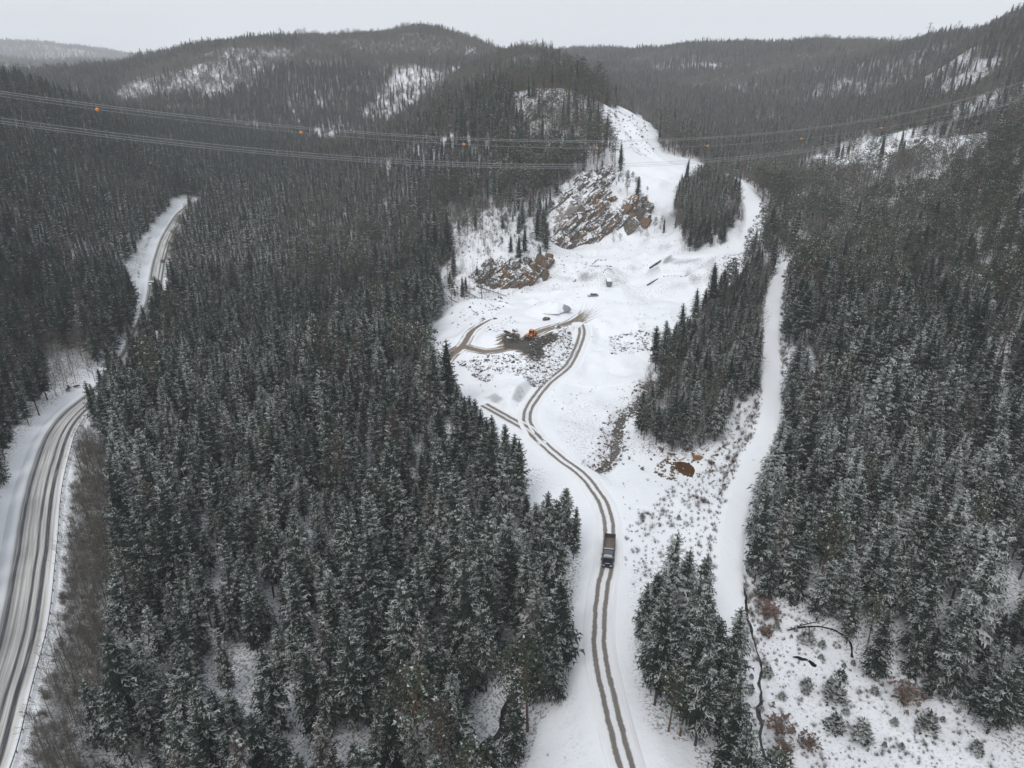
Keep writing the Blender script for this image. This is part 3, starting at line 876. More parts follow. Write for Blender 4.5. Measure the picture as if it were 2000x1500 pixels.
for i in range(6):
    (a, b), (c, d) = bare_meshes(130 + i, [11, 13, 9, 12, 10, 14][i])
    BAR.append((data_mesh('trunk', a, b, MT['birch'] if i == 1 else MT['twig']), data_mesh('crown', c, d, MT['twig'])))
for i in range(3):
    (a, b), (c, d) = bare_meshes(140 + i, [11, 13, 10][i], 18, 6, 3, spread=.46, w=4.2)
    BAR_F.append((data_mesh('trunk', a, b, MT['twig']), data_mesh('crown', c, d, MT['twig'])))

def plant(name, meshes, x, y, z, rz, s, label, cat, group):
    o = empty(name, (x, y, z), rz)
    k_ = random.uniform(.85, 1.2)
    o.scale = (s * k_, s * k_, s); o.rotation_euler = (random.gauss(0, .025), random.gauss(0, .025), rz)
    tag(o, label, cat, group)
    for nm, me in zip(('trunk', 'crown'), meshes):
        c = bpy.data.objects.new(nm, me); COL.objects.link(c); c.parent = o
    return o

def scatter(name, pts, rot, scl, idx, sources, label, cat):
    """a stand too large to count: one point per tree, each showing one of the sources"""
    me = bpy.data.meshes.new(name)
    me.vertices.add(len(pts)); me.vertices.foreach_set('co', np.asarray(pts, np.float32).ravel())
    n_ = len(pts); k_ = rng.uniform(.82, 1.22, n_)
    for k, d in (('rot', np.column_stack([rng.normal(0, .03, n_), rng.normal(0, .03, n_), rot])), ('scl', np.column_stack([scl * k_, scl * k_, scl]))):
        a = me.attributes.new(k, 'FLOAT_VECTOR', 'POINT'); a.data.foreach_set('vector', np.asarray(d, np.float32).ravel())
    a = me.attributes.new('var', 'INT', 'POINT'); a.data.foreach_set('value', np.asarray(idx, np.int32))
    me.update()
    o = bpy.data.objects.new(name, me); COL.objects.link(o)
    tag(o, label, cat, kind='stuff')
    ng = bpy.data.node_groups.new(name, 'GeometryNodeTree')
    ng.interface.new_socket('Geometry', in_out='INPUT', socket_type='NodeSocketGeometry')
    ng.interface.new_socket('Geometry', in_out='OUTPUT', socket_type='NodeSocketGeometry')
    nn, ll = ng.nodes, ng.links
    gi, go = nn.new('NodeGroupInput'), nn.new('NodeGroupOutput')
    inst = nn.new('GeometryNodeInstanceOnPoints')
    allv = nn.new('GeometryNodeJoinGeometry')
    for src in sources:
        j = nn.new('GeometryNodeJoinGeometry')
        for ob in src:
            oi = nn.new('GeometryNodeObjectInfo'); oi.transform_space = 'ORIGINAL'
            oi.inputs['Object'].default_value = ob
            ll.new(oi.outputs['Geometry'], j.inputs[0])
        g = nn.new('GeometryNodeGeometryToInstance')
        ll.new(j.outputs[0], g.inputs[0]); ll.new(g.outputs[0], allv.inputs[0])
    def named(n, t):
        a = nn.new('GeometryNodeInputNamedAttribute'); a.data_type = t; a.inputs['Name'].default_value = n
        return a.outputs['Attribute']
    ll.new(gi.outputs[0], inst.inputs['Points']); ll.new(allv.outputs[0], inst.inputs['Instance'])
    inst.inputs['Pick Instance'].default_value = True
    ll.new(named('var', 'INT'), inst.inputs['Instance Index'])
    ll.new(named('rot', 'FLOAT_VECTOR'), inst.inputs['Rotation'])
    ll.new(named('scl', 'FLOAT_VECTOR'), inst.inputs['Scale'])
    ll.new(inst.outputs[0], go.inputs[0])
    md = o.modifiers.new('scatter', 'NODES'); md.node_group = ng
    return o

# ------------------------------------------------------------------ the trees: the 300 largest in view one by one, the rest as stands
tu, tv, td = project(tx, ty, tz + 8)
in_view = (tu > -20) & (tu < 2020) & (tv > -20) & (tv < 1540)
rot = rng.uniform(0, 6.283, n_t)

LOOK = {'spruce': ['broad', 'slim bare-stemmed', 'broad low-branched', 'short bare-stemmed', 'even-sided', 'short bushy', 'tall', 'narrow bare-stemmed'],
        'pine': ['round', 'short', 'tall', 'loose-crowned', 'tallest-growing'], 'leafless tree': ['grey', 'pale-barked', 'short grey', 'slender grey', 'branchy grey', 'tall grey']}
def stand_label(i, word, look=None):
    x, y = tx[i], ty[i]
    if look is not None: word = LOOK[word][look % len(LOOK[word])] + ' ' + word
    if word.endswith('leafless tree'): pass
    elif size[i] > 1.25: word = 'large ' + word
    elif size[i] < .75: word = 'small ' + word
    if inpoly(np.array([x]), np.array([y]), Z['clump'])[0]: return f'{word} in the clump between haul road and snow track'
    if inpoly(np.array([x]), np.array([y]), Z['clearing'])[0]: return f'{word} standing in the snowy clearing'
    if inpoly(np.array([x]), np.array([y]), Z['strip'])[0]: return f'{word} in the wooded strip between quarry and snow track'
    if inpoly(np.array([x]), np.array([y]), Z['island'])[0]: return f'{word} in the tree island inside the quarry bend'
    if inpoly(np.array([x]), np.array([y]), Z['brush'])[0]: return f'{word} in the brown brush along the guard rail'
    where = 'at the lower edge' if tv[i] > 1250 else 'nearer half' if tr[i] < 190 else 'farther half'
    if ta[i] > R(10): return f'{word} in the forest right of the snow track, {where}'
    mr, _ = polydist(np.array([x]), np.array([y]), main_road.coarse)
    j = int(np.argmin(np.hypot(main_road.xy[:, 0] - x, main_road.xy[:, 1] - y)))
    if (x - main_road.xy[j, 0]) * main_road.nor[j, 0] + (y - main_road.xy[j, 1]) * main_road.nor[j, 1] < 0: return f'{word} in the forest left of the main road, {where}'
    side_ = 'nearer the road' if mr[0] < 45 else 'nearer the haul road'
    return f'{word} in the middle forest, {side_}, {where}'

def grow(kindno, meshes, far_meshes, far_r, name, cat, word, group, maxn=300):
    ids = np.where(kind == kindno)[0]
    cand = ids[in_view[ids]]
    cand = cand[np.argsort(td[cand] / size[cand])]
    own = list(cand[:maxn])
    # a few from the distance so that the light shapes too belong to a standing tree
    fars = [i for i in cand[maxn:] if tr[i] > far_r][:len(far_meshes)]
    src, src_f = [], []
    for n, i in enumerate(own):
        mi = n % len(meshes)
        o = plant(name, meshes[mi], tx[i], ty[i], tz[i] - .1, rot[i], size[i], stand_label(i, word, mi), cat, group)
        if n < len(meshes): src.append(list(o.children))
    for n, i in enumerate(fars):
        o = plant(name, far_meshes[n], tx[i], ty[i], tz[i] - .1, rot[i], size[i], stand_label(i, word), cat, group)
        src_f.append(list(o.children))
    taken = np.zeros(n_t, bool); taken[own] = True; taken[fars] = True
    rest = ids[~taken[ids]]
    for sel, srcs, nm, lb in ((rest[tr[rest] <= far_r], src, 'forest', f'mass of {word}s filling the valley behind the nearest ones'), (rest[tr[rest] > far_r], src_f, 'distant_forest', f'mass of {word}s covering the distant hills')):
        if len(sel):
            scatter(f'{name}_{nm}', np.stack([tx[sel], ty[sel], tz[sel] - .1], 1), rot[sel], size[sel], rng.integers(0, len(srcs), len(sel)), srcs, lb, 'forest')

grow(0, SPR, SPR_F, 420, 'spruce_tree', 'tree', 'spruce', 'spruces nearest the viewpoint')
grow(1, PIN, PIN_F, 520, 'pine_tree', 'tree', 'pine', 'pines nearest the viewpoint')
grow(2, BAR, BAR_F, 420, 'bare_tree', 'tree', 'leafless tree', 'leafless trees nearest the viewpoint')

# ------------------------------------------------------------------ road surfaces
def ribbon(name, path, offs, prof, mat, lift, label, i0=0, i1=None, extra=None):
    xy, z, nr, s = path.xy[i0:i1], path.z[i0:i1], path.nor[i0:i1], path.s[i0:i1]
    O = np.asarray(offs, float)
    X = xy[:, 0:1] + nr[:, 0:1] * O; Y = xy[:, 1:2] + nr[:, 1:2] * O
    Zz = z[:, None] + np.asarray(prof)[None] + lift + 0 * X
    at = {'across': np.broadcast_to(O, X.shape), 'along': np.broadcast_to(s[:, None], X.shape)}
    if extra is not None: at['wear'] = np.broadcast_to(extra[:, None], X.shape)
    o = grid_mesh(name, X, Y, Zz, mat, at)
    return tag(o, label, kind='structure')

def road_coord(nt, sx, sy):
    c = nt.nodes.new('ShaderNodeCombineXYZ')
    nt.links.new(val(nt, 'MULTIPLY', attr(nt, 'across'), sx), c.inputs[0])
    nt.links.new(val(nt, 'MULTIPLY', attr(nt, 'along'), sy), c.inputs[1])
    return c.outputs[0]

def line_mask(nt, x, c, half, soft):
    d = val(nt, 'ABSOLUTE', val(nt, 'SUBTRACT', x, c))
    return mapr(nt, d, half - soft * .5, half + soft, 1.0, 0.0)

def m_main_road():
    m, nt, b = new_mat('winter_road')
    wob = val(nt, 'MULTIPLY', val(nt, 'SUBTRACT', noise(nt, 1.0, 2, coord=road_coord(nt, .01, .025)), .5), 0.9)
    x = val(nt, 'ADD', attr(nt, 'across'), wob)
    streak = noise(nt, 1.0, 4, .6, road_coord(nt, 2.6, .05))
    streak2 = noise(nt, 1.0, 3, .6, road_coord(nt, 6.0, .12))
    grit = noise(nt, 1.4, 3)
    packed = mixc(nt, mapr(nt, streak, .35, .65), (0.40, 0.385, 0.36), (0.66, 0.655, 0.64))
    inner = mapr(nt, val(nt, 'ABSOLUTE', attr(nt, 'across')), 3.9, 4.5, 1.0, 0.0)
    c = mixc(nt, inner, SNOW, packed)
    for cx_, hw, k in ((2.75, .42, 1.0), (0.95, .26, .95), (-1.25, .16, .45), (-2.95, .34, .95), (-3.65, .16, .6), (-2.2, .1, .35)):
        f = val(nt, 'MULTIPLY', line_mask(nt, x, cx_, hw, .28), mapr(nt, streak2, .28, .55, .62 * k, k))
        c = mixc(nt, f, c, (0.035, 0.040, 0.048))
    nt.links.new(c, b.inputs['Base Color'])
    b.inputs['Roughness'].default_value = 0.6
    bump(nt, b, grit, .25, .2)
    return m

def m_haul_road():
    m, nt, b = new_mat('rutted_snow_road')
    wob = val(nt, 'MULTIPLY', val(nt, 'SUBTRACT', noise(nt, 1.0, 4, .7, road_coord(nt, .15, .16)), .5), 0.9)
    x = val(nt, 'ADD', attr(nt, 'across'), wob)
    streak = noise(nt, 1.0, 4, .6, road_coord(nt, 3.0, .10))
    wear = attr(nt, 'wear')
    dirt = mixc(nt, streak, (0.085, 0.070, 0.058), (0.20, 0.175, 0.150))
    snow = mixc(nt, mapr(nt, streak, .3, .7), (0.72, 0.73, 0.74), SNOW)
    hw = mapr(nt, wear, 0, 1, .34, .62, False)
    d1 = val(nt, 'ABSOLUTE', val(nt, 'SUBTRACT', val(nt, 'ABSOLUTE', x), 1.05))
    rut = mapr(nt, val(nt, 'ADD', val(nt, 'SUBTRACT', d1, hw), val(nt, 'MULTIPLY', val(nt, 'SUBTRACT', noise(nt, 1.1, 4, .7), .5), .5)), -.16, .2, 1.0, 0.0)
    mid = val(nt, 'MULTIPLY', mapr(nt, val(nt, 'ABSOLUTE', x), 1.4, 2.4, 1, 0), val(nt, 'MULTIPLY', mapr(nt, streak, .42, .66), mapr(nt, wear, .35, 1, 0.05, .75)))
    k = val(nt, 'MAXIMUM', val(nt, 'MULTIPLY', rut, mapr(nt, streak, .18, .5, .68, .97)), mid)
    c = mixc(nt, k, snow, dirt)
    nt.links.new(c, b.inputs['Base Color'])
    b.inputs['Roughness'].default_value = .7
    bump(nt, b, noise(nt, 2.0, 3), .3, .25)
    return m

def m_floor():
    m, nt, b = new_mat('quarry_floor')
    n1 = noise(nt, .5, 5, .6); n2 = noise(nt, 2.2, 4, .65)
    snow = mixc(nt, mapr(nt, noise(nt, .08, 3), .35, .65), (.78, .80, .84), SNOW)
    dirt = mixc(nt, n2, (.075, .055, .040), (.27, .21, .155))
    dark = mixc(nt, mapr(nt, noise(nt, 1.3, 5, .7), .3, .7), (.014, .013, .012), (.085, .075, .064))
    d = val(nt, 'ADD', attr(nt, 'dirt'), val(nt, 'MULTIPLY', val(nt, 'SUBTRACT', n2, .5), .7))
    c = mixc(nt, mapr(nt, d, .30, .72), snow, dirt)
    k = val(nt, 'ADD', attr(nt, 'dark'), val(nt, 'MULTIPLY', val(nt, 'SUBTRACT', n1, .5), .8))
    c = mixc(nt, mapr(nt, k, .38, .60), c, dark)
    nt.links.new(c, b.inputs['Base Color'])
    b.inputs['Roughness'].default_value = .75
    bump(nt, b, n1, .5, .5)
    return m
MT['main_road'] = m_main_road(); MT['haul_road'] = m_haul_road(); MT['floor'] = m_floor()

ribbon('main_road', main_road, [-8.2, -6.4, -5.6, -5.0, -4.6, -4.2, -2.5, 0, 2.5, 4.2, 4.6, 5.0, 5.6, 6.4], [-.7, .10, .40, .42, .25, .03, .03, .06, .03, .03, .16, .22, .12, -.6], MT['main_road'], .16, 'ploughed two-lane road with dark wheel tracks through packed snow')
wear = np.interp(np.arange(len(haul_road.s)), [0, len(haul_road.s) * .55, len(haul_road.s) * .78, len(haul_road.s)], [.55, .5, .85, .9])
ribbon('haul_road', haul_road, [-4.2, -3.0, -1.8, -1.4, -1.05, -.7, 0, .7, 1.05, 1.4, 1.8, 3.0, 4.2], [-.5, .03, .05, -.02, -.05, -.02, .06, -.02, -.05, -.02, .05, .03, -.5], MT['haul_road'], .16, 'single-track haul road with two brown wheel ruts in the snow', extra=wear)
ribbon('spur_road', spur_road, [-3.6, -2.6, -1.4, -1.05, -.7, 0, .7, 1.05, 1.4, 2.6, 3.6], [-.5, .0, .02, -.03, 0, .04, 0, -.03, .02, .0, -.5], MT['haul_road'], .13, 'short muddy spur leaving the haul road under the spruces', extra=np.full(len(spur_road.s), .95))
ribbon('snow_track', snow_track, [-4.0, -3.0, -2.0, -1.0, 0, 1.0, 2.0, 3.0, 4.0], [-.6, .05, .10, .03, .07, .03, .10, .05, -.6], MT['ground'], .16, 'unploughed white forest track along the right side of the valley')

# ------------------------------------------------------------------ quarry floor: a finer sheet with mud and tyre marks
dark_poly = hitpoly([(979, 660), (996, 654), (1012, 656), (1028, 664), (1040, 660), (1055, 664), (1078, 655), (1090, 660), (1078, 669), (1052, 676), (1058, 690), (1052, 702), (1040, 703), (1030, 694), (1008, 684), (985, 680)])
def floor_sheet():
    c = hitpoly([(830, 740), (1190, 740), (1210, 570), (850, 570)])
    x0, x1 = c[:, 0].min() - 2, c[:, 0].max() + 4
    y0, y1 = c[:, 1].min() - 4, c[:, 1].max() + 4
    xs, ys = np.arange(x0, x1, .5), np.arange(y0, y1, .6)
    X, Y = np.meshgrid(xs, ys)
    d_l, a_l = polydist(X, Y, loop_road.coarse); d_s, a_s = polydist(X, Y, loop_spur.coarse)
    dirt = np.maximum(1.25 - d_l / 3.3, 1.15 - d_s / 3.0)
    tot = loop_spur.s[-1]
    dirt = np.where(d_s < d_l, dirt * np.interp(a_s, [0, tot * .6, tot], [1, .85, .25]), dirt)
    streaks = np.sin(np.minimum(d_l, d_s) * 3.1 + fbm(X, Y, 6, 61, 2) * 3)
    Lr = loop_road.s[-1]
    dirt = np.where(d_l <= d_s, dirt * np.interp(a_l, [0, Lr * .8, Lr], [1, .95, .3]), dirt)
    dirt = np.maximum(dirt, .95 - np.maximum(0, polydist(X, Y, dark_poly, closed=True)[0] - 1) / 3.5 * (1 + fbm(X, Y, 5, 75, 2)) - .25 * (~inpoly(X, Y, dark_poly)))
    dirt = dirt + .26 * streaks * (dirt > .1)
    # the turning fan where loop, haul road and upper floor meet
    fan = np.zeros_like(X)
    hub = hit(1128, 632)
    for k, (u, v) in enumerate([(1150, 588), (1166, 572), (1182, 592), (1196, 612), (1172, 645), (1158, 566), (1205, 590), (1168, 628), (1190, 575)]):
        e = hit(u, v)
        bend = np.array([hub, hub * .45 + e * .55 + np.array([1.2 * math.sin(k * 2.1), .8 * math.cos(k)]), e])
        line = catmull(bend, 2.0)
        d, a = polydist(X, Y, line)
        L = a.max() + 1
        fan = np.maximum(fan, np.exp(-(np.abs(d - .95) / .5) ** 2) * (1.0 - a / L) ** .7 * .8)
    dirt = np.maximum(dirt, fan)
    Xw, Yw = X + 1.6 * fbm(X, Y, 7, 73, 2), Y + 2.0 * fbm(X, Y, 7, 74, 2)
    de, _ = polydist(Xw, Yw, dark_poly, closed=True)
    ins = inpoly(Xw, Yw, dark_poly)
    dark = np.where(ins, .5 + de * .16, .5 - de * .16) + .15 * fbm(X, Y, 4, 71, 2)
    edge = np.minimum(np.minimum(X - x0, x1 - X), np.minimum(Y - y0, y1 - Y))
    q = inpoly(X, Y, Z['quarry'])
    Zs = hz(X, Y) + .24 + .10 * fbm(X, Y, 2.0, 81, 2) - 1.2 * (1 - sstep(0, 3.0, edge)) - .9 * (~q)
    dh, _ = polydist(X, Y, haul_road.coarse)
    Zs -= .5 * (1 - sstep(3.4, 4.4, dh))
    o = grid_mesh('quarry_floor', X, Y, Zs, MT['floor'], {'dirt': np.clip(dirt, 0, 1.2), 'dark': np.clip(dark, 0, 1)})
    tag(o, 'snowy quarry floor with a muddy loop and dark dug patch', kind='structure')
floor_sheet()

# ------------------------------------------------------------------ rocks
def m_rock(name, a, b_, c_, snow=.5, streak=None):
    m, nt, b = new_mat(name)
    tc = nt.nodes.new('ShaderNodeTexCoord').outputs['Object']
    n1 = noise(nt, .8, 5, .6, tc); n2 = noise(nt, .3, 3, coord=tc)
    n3 = noise(nt, 2.6, 4, .7, tc)
    c = mixc(nt, mapr(nt, val(nt, 'ADD', val(nt, 'MULTIPLY', n1, .6), val(nt, 'MULTIPLY', n3, .4)), .36, .64), a, b_)
    c = mixc(nt, mapr(nt, val(nt, 'ADD', val(nt, 'MULTIPLY', n2, .6), val(nt, 'MULTIPLY', orand(nt), .5)), .5, .72), c, c_)
    k = val(nt, 'ADD', upz(nt), val(nt, 'MULTIPLY', val(nt, 'SUBTRACT', noise(nt, .9, 4, .65), .5), 1.1))
    c = mixc(nt, mapr(nt, k, .78 - snow * .5, .92 - snow * .5), c, SNOW)
    nt.links.new(c, b.inputs['Base Color']); b.inputs['Roughness'].default_value = .85
    bump(nt, b, val(nt, 'ADD', n1, n3), .9, .6)
    return m
MT['rock_grey'] = m_rock('grey_rock', (.04, .04, .041), (.15, .143, .135), (.10, .088, .072), .30)
MT['rock_rust'] = m_rock('rusty_rock', (.05, .043, .034), (.15, .128, .10), (.16, .092, .048), .16)
MT['rubble'] = m_rock('blasted_rock', (.05, .047, .052), (.17, .152, .155), (.13, .095, .08), .40)
MT['brown_rock'] = m_rock('brown_boulder', (.09, .07, .055), (.17, .13, .10), (.14, .09, .06), .12)

def rock_verts(rg, sx, sy, sz, n=10):
    """an angular block: convex hull of jittered points"""
    bm = bmesh.new()
    for i in range(n):
        p = Vector((rg.gauss(0, 1), rg.gauss(0, 1), rg.gauss(0, 1))).normalized()
        k = rg.uniform(.75, 1.1)
        bm.verts.new((p.x * sx * k, p.y * sy * k, p.z * sz * k))
    r_ = bmesh.ops.convex_hull(bm, input=bm.verts)
    bmesh.ops.delete(bm, geom=[v for v in bm.verts if not v.link_faces], context='VERTS')
    bm.verts.index_update()
    V = [v.co.copy() for v in bm.verts]; F = [[v.index for v in f.verts] for f in bm.faces]
    bm.free()
    return V, F

rg = random.Random(5)
ROCKS = []
for i in range(14):
    V_, F_ = rock_verts(rg, 1, rg.uniform(.6, 1), rg.uniform(.5, .85), rg.randint(9, 13))
    ROCKS.append(([np.array(v) for v in V_], F_))
ROCK_ME = [data_mesh('boulder', V_, F_, MT['rubble']) for V_, F_ in ROCKS]
ROCK_BR = [data_mesh('boulder', V_, F_, MT['brown_rock']) for V_, F_ in ROCKS]

def rock_field(name, pts, sizes, mat, label, cat):
    V, F, n = [], [], 0
    for (x, y, z), s in zip(pts, sizes):
        rv, rf = ROCKS[rg.randrange(len(ROCKS))]
        M = np.array(Matrix.Rotation(rg.uniform(0, 6.28), 3, 'Z') @ Matrix.Rotation(rg.uniform(-.5, .5), 3, 'X'))
        P = np.array(rv) @ M.T * s + (x, y, z + s * .15)
        V.extend(P.tolist()); F.extend([[i + n for i in f] for f in rf]); n += len(rv)
    o = mesh_obj(name, V, F, mat)
    return tag(o, label, cat, kind='stuff')

def sample_poly(P, n):
    out = []
    lo, hi = P.min(0), P.max(0)
    while len(out) < n:
        p = rng.uniform(lo, hi, (n * 3, 2))
        p = p[inpoly(p[:, 0], p[:, 1], P)]
        out.extend(p.tolist())
    return np.array(out[:n])

rub = hitpoly([(888, 703), (940, 697), (1000, 692), (1030, 700), (1058, 694), (1062, 676), (1085, 668), (1092, 652), (1075, 640), (1110, 640), (1120, 668), (1108, 705), (1072, 742), (1058, 760), (1030, 752), (1000, 735), (985, 728), (955, 752), (938, 742), (915, 722)])
p = sample_poly(rub, 1500)
rock_field('rubble', np.column_stack([p, hz(p[:, 0], p[:, 1])]), np.clip(rng.lognormal(-.75, .4, len(p)), .2, 1.1), MT['rubble'], 'snow dusted blasted rock covering the slope below the quarry loop', 'rubble')
rub2 = hitpoly([(940, 640), (1000, 620), (1015, 632), (985, 655), (945, 655)])
p = sample_poly(rub2, 150)
rock_field('rubble', np.column_stack([p, hz(p[:, 0], p[:, 1])]), np.clip(rng.lognormal(-.8, .4, len(p)), .2, 1.0), MT['rubble'], 'thin scatter of rubble inside the quarry loop', 'rubble')
rub3 = hitpoly([(1190, 655), (1270, 650), (1265, 690), (1190, 700)])
p = sample_poly(rub3, 330)
rock_field('rubble', np.column_stack([p, hz(p[:, 0], p[:, 1])]), np.clip(rng.lognormal(-.6, .45, len(p)), .2, 1.2), MT['rubble'], 'half buried stones on the snow right of the haul road', 'rubble')
rub4 = hitpoly([(870, 560), (960, 560), (1000, 590), (960, 640), (880, 640)])
p = sample_poly(rub4, 240)
rock_field('rubble', np.column_stack([p, hz(p[:, 0], p[:, 1])]), np.clip(rng.lognormal(-.7, .5, len(p)), .2, 1.3), MT['rubble'], 'fallen stones below the left rock ledge', 'rubble')
# stones large enough to pick out
p = sample_poly(rub, 45)
for i, (x, y) in enumerate(p):
    s = rg.uniform(1.0, 1.7)
    o = bpy.data.objects.new('boulder', ROCK_ME[i % len(ROCK_ME)]); COL.objects.link(o)
    o.location = (x, y, hz1(x, y) + s * .25); o.scale = (s, s * rg.uniform(.7, 1.1), s * rg.uniform(.7, 1)); o.rotation_euler = (rg.uniform(-.4, .4), rg.uniform(-.4, .4), rg.uniform(0, 6.28))
    tag(o, 'angular snow capped block lying in the blasted rubble slope', 'boulder', 'blocks in the rubble slope')

def boulder(u, v, s, label, meshes=ROCK_BR, k=0, sq=(1, 1, .85)):
    p = spot(u, v)
    o = bpy.data.objects.new('boulder', meshes[k % len(meshes)]); COL.objects.link(o)
    o.location = (p[0], p[1], p[2] + s * .45); o.scale = (s * sq[0], s * sq[1], s * sq[2]); o.rotation_euler = (.1, .1, k * 1.3)
    return tag(o, label, 'boulder')
boulder(1066, 626, 2.2, 'big brown boulder beside the grey gravel pile', k=3)
boulder(1122, 549, 1.5, 'dark boulder alone on the snow left of the container', ROCK_ME, 5)
boulder(150, 757, 1.3, 'brown boulder at the bend of the main road', k=7)
boulder(130, 762, 2.2, 'snow capped dark rock above the main road bend', ROCK_ME, 9)
boulder(992, 652, 2.4, 'reddish brown slab rock inside the quarry loop', k=2, sq=(1.2, .9, .5))
boulder(1006, 648, 1.6, 'grey slab rock beside the reddish one in the loop', ROCK_ME, 6)

def slab_verts(r2, L, W, T):
    """a jagged bed of rock: the hull of a jittered plate"""
    bm = bmesh.new()
    for sx in (-1, -.3, .4, 1):
        for sy in (-1, 1):
            for sz in (-1, 1):
                bm.verts.new((sx * L * r2.uniform(.78, 1.05), sy * W * r2.uniform(.7, 1.1), sz * T * r2.uniform(.6, 1.15)))
    bmesh.ops.convex_hull(bm, input=bm.verts)
    bmesh.ops.delete(bm, geom=[v for v in bm.verts if not v.link_faces], context='VERTS')
    bm.verts.index_update()
    V = [v.co.copy() for v in bm.verts]; F = [[v.index for v in f.verts] for f in bm.faces]
    bm.free()
    return V, F

def outcrop(name, corners, mat, label, n, size, dip=(.72, .25, .62), seed=0, mat2=None, frac=.4):
    """a rock face built of tilted beds: the corners are picture points of its outline"""
    r2 = random.Random(seed)
    P = hitpoly(corners)
    c = P.mean(0); base = empty(name, (c[0], c[1], hz1(*c)))
    tag(base, label, 'rock')
    d = Vector(dip).normalized()
    nrm = Vector((-.62, -.62, .45)); nrm = (nrm - d * nrm.dot(d)).normalized()
    side = d.cross(nrm)
    rot = Matrix((d, side, nrm)).transposed()
    pts = sample_poly(P, int(n * 1.7))
    for i, (x, y) in enumerate(pts):
        L, W, T = size * r2.uniform(.45, 1.25), size * r2.uniform(.22, .55), size * r2.uniform(.09, .27)
        V, F = slab_verts(r2, L, W, T)
        M = rot @ Matrix.Rotation(r2.gauss(0, .16), 3, 'Z') @ Matrix.Rotation(r2.gauss(0, .14), 3, 'X') @ Matrix.Rotation(r2.gauss(0, .10), 3, 'Y')
        V = [M @ v for v in V]
        o = mesh_obj('rock_bed', V, F, mat2 if (mat2 and r2.random() < frac) else mat, base)
        o.location = (x - c[0], y - c[1], hz1(x, y) - base.location.z + r2.uniform(-.35, .2) * size)
    return base

outcrop('quarry_face', [(1072, 470), (1085, 440), (1130, 415), (1180, 400), (1200, 430), (1190, 455), (1120, 482)], MT['rock_grey'], 'rust streaked layered rock face at the back of the quarry', 75, 6.0, seed=1, mat2=MT['rock_rust'], frac=.6)
outcrop('rock_bluff', [(1205, 440), (1212, 405), (1245, 392), (1264, 420), (1255, 446), (1225, 452)], MT['rock_rust'], 'brown rock bluff right of the rusty quarry face', 24, 6.5, seed=2, dip=(.6, .3, .75), mat2=MT['rock_grey'])
outcrop('rock_bluff', [(1135, 412), (1150, 385), (1185, 378), (1192, 400), (1170, 420)], MT['rock_rust'], 'orange stained crag above the quarry face', 16, 5.5, seed=3)
outcrop('rock_crag', [(1060, 420), (1085, 375), (1130, 345), (1185, 330), (1195, 365), (1140, 385), (1090, 425)], MT['rock_grey'], 'snowy grey crags above the quarry face', 70, 4.6, seed=4)
outcrop('rock_ledge', [(915, 545), (950, 515), (1010, 515), (1035, 520), (1030, 555), (960, 560)], MT['rock_grey'], 'dark grey rock ledge left of the quarry floor', 60, 5.0, seed=5, mat2=MT['rock_rust'])
outcrop('rock_ledge', [(1010, 556), (1035, 520), (1072, 508), (1062, 540), (1030, 562)], MT['rock_rust'], 'ochre tilted slab at the end of the grey ledge', 26, 5.0, seed=6, dip=(.55, .2, .8))
outcrop('rock_crag', [(985, 215), (1010, 185), (1060, 178), (1090, 200), (1075, 235), (1000, 245)], MT['rock_grey'], 'snow covered crags on top of the wooded knob', 26, 5.0, seed=7)
outcrop('rock_crag', [(1690, 300), (1720, 275), (1800, 278), (1840, 300), (1760, 310)], MT['rock_grey'], 'snowy rock shelf on the hillside at the upper right', 26, 4.0, seed=8)

# gravel pile: a cone with a wind-swept grey flank
def gravel_pile():
    c = spot(1090, 602)
    V, F = [], []
    nA, nR = 28, 9
    for k in range(nR):
        f = k / (nR - 1)
        for i in range(nA):
            a = 6.283 * i / nA
            r = 5.6 * f * (1 + .16 * math.sin(2 * a + .6) + .06 * rg.uniform(-1, 1)) * (1.35 if math.cos(a) < 0 else 1)
            V.append((r * math.cos(a), r * .8 * math.sin(a), 3.2 * (1 - f) ** .95 - .8 * (f > .95) + .08 * rg.uniform(-1, 1)))
    for k in range(nR - 1):
        for i in range(nA):
            F.append((k * nA + i, k * nA + (i + 1) % nA, (k + 1) * nA + (i + 1) % nA, (k + 1) * nA + i))
    m, nt, b = new_mat('gravel_heap')
    sx = nt.nodes.new('ShaderNodeSeparateXYZ'); tc = nt.nodes.new('ShaderNodeTexCoord')
    nt.links.new(tc.outputs['Object'], sx.inputs[0])
    k = mapr(nt, val(nt, 'ADD', sx.outputs['X'], val(nt, 'MULTIPLY', noise(nt, .6, 4, coord=tc.outputs['Object']), 3.0)), 3.2, 4.3)
    nt.links.new(mixc(nt, k, SNOW, (.26, .265, .28)), b.inputs['Base Color']); b.inputs['Roughness'].default_value = .9
    bump(nt, b, noise(nt, 3, 4), .6, .2)
    o = mesh_obj('gravel_pile', V, F, m, smooth=True)
    o.location = (c[0], c[1], c[2] - .1)
    tag(o, 'pointed gravel pile with one bare grey flank', 'gravel pile')
gravel_pile()

# ------------------------------------------------------------------ water
def m_water(name, col, rough=.12):
    m, nt, b = new_mat(name)
    nt.links.new(mixc(nt, noise(nt, .9, 4), tuple(x * .6 for x in col), col), b.inputs['Base Color'])
    b.inputs['Roughness'].default_value = rough; bump(nt, b, noise(nt, 3, 3), .25, .1)
    return m
MT['creek'] = m_water('creek_water', (.060, .045, .036)); MT['dark_water'] = m_water('dark_water', (.012, .013, .014), .2)
MT['rust_water'] = m_water('rust_water', (.10, .045, .016), .25)

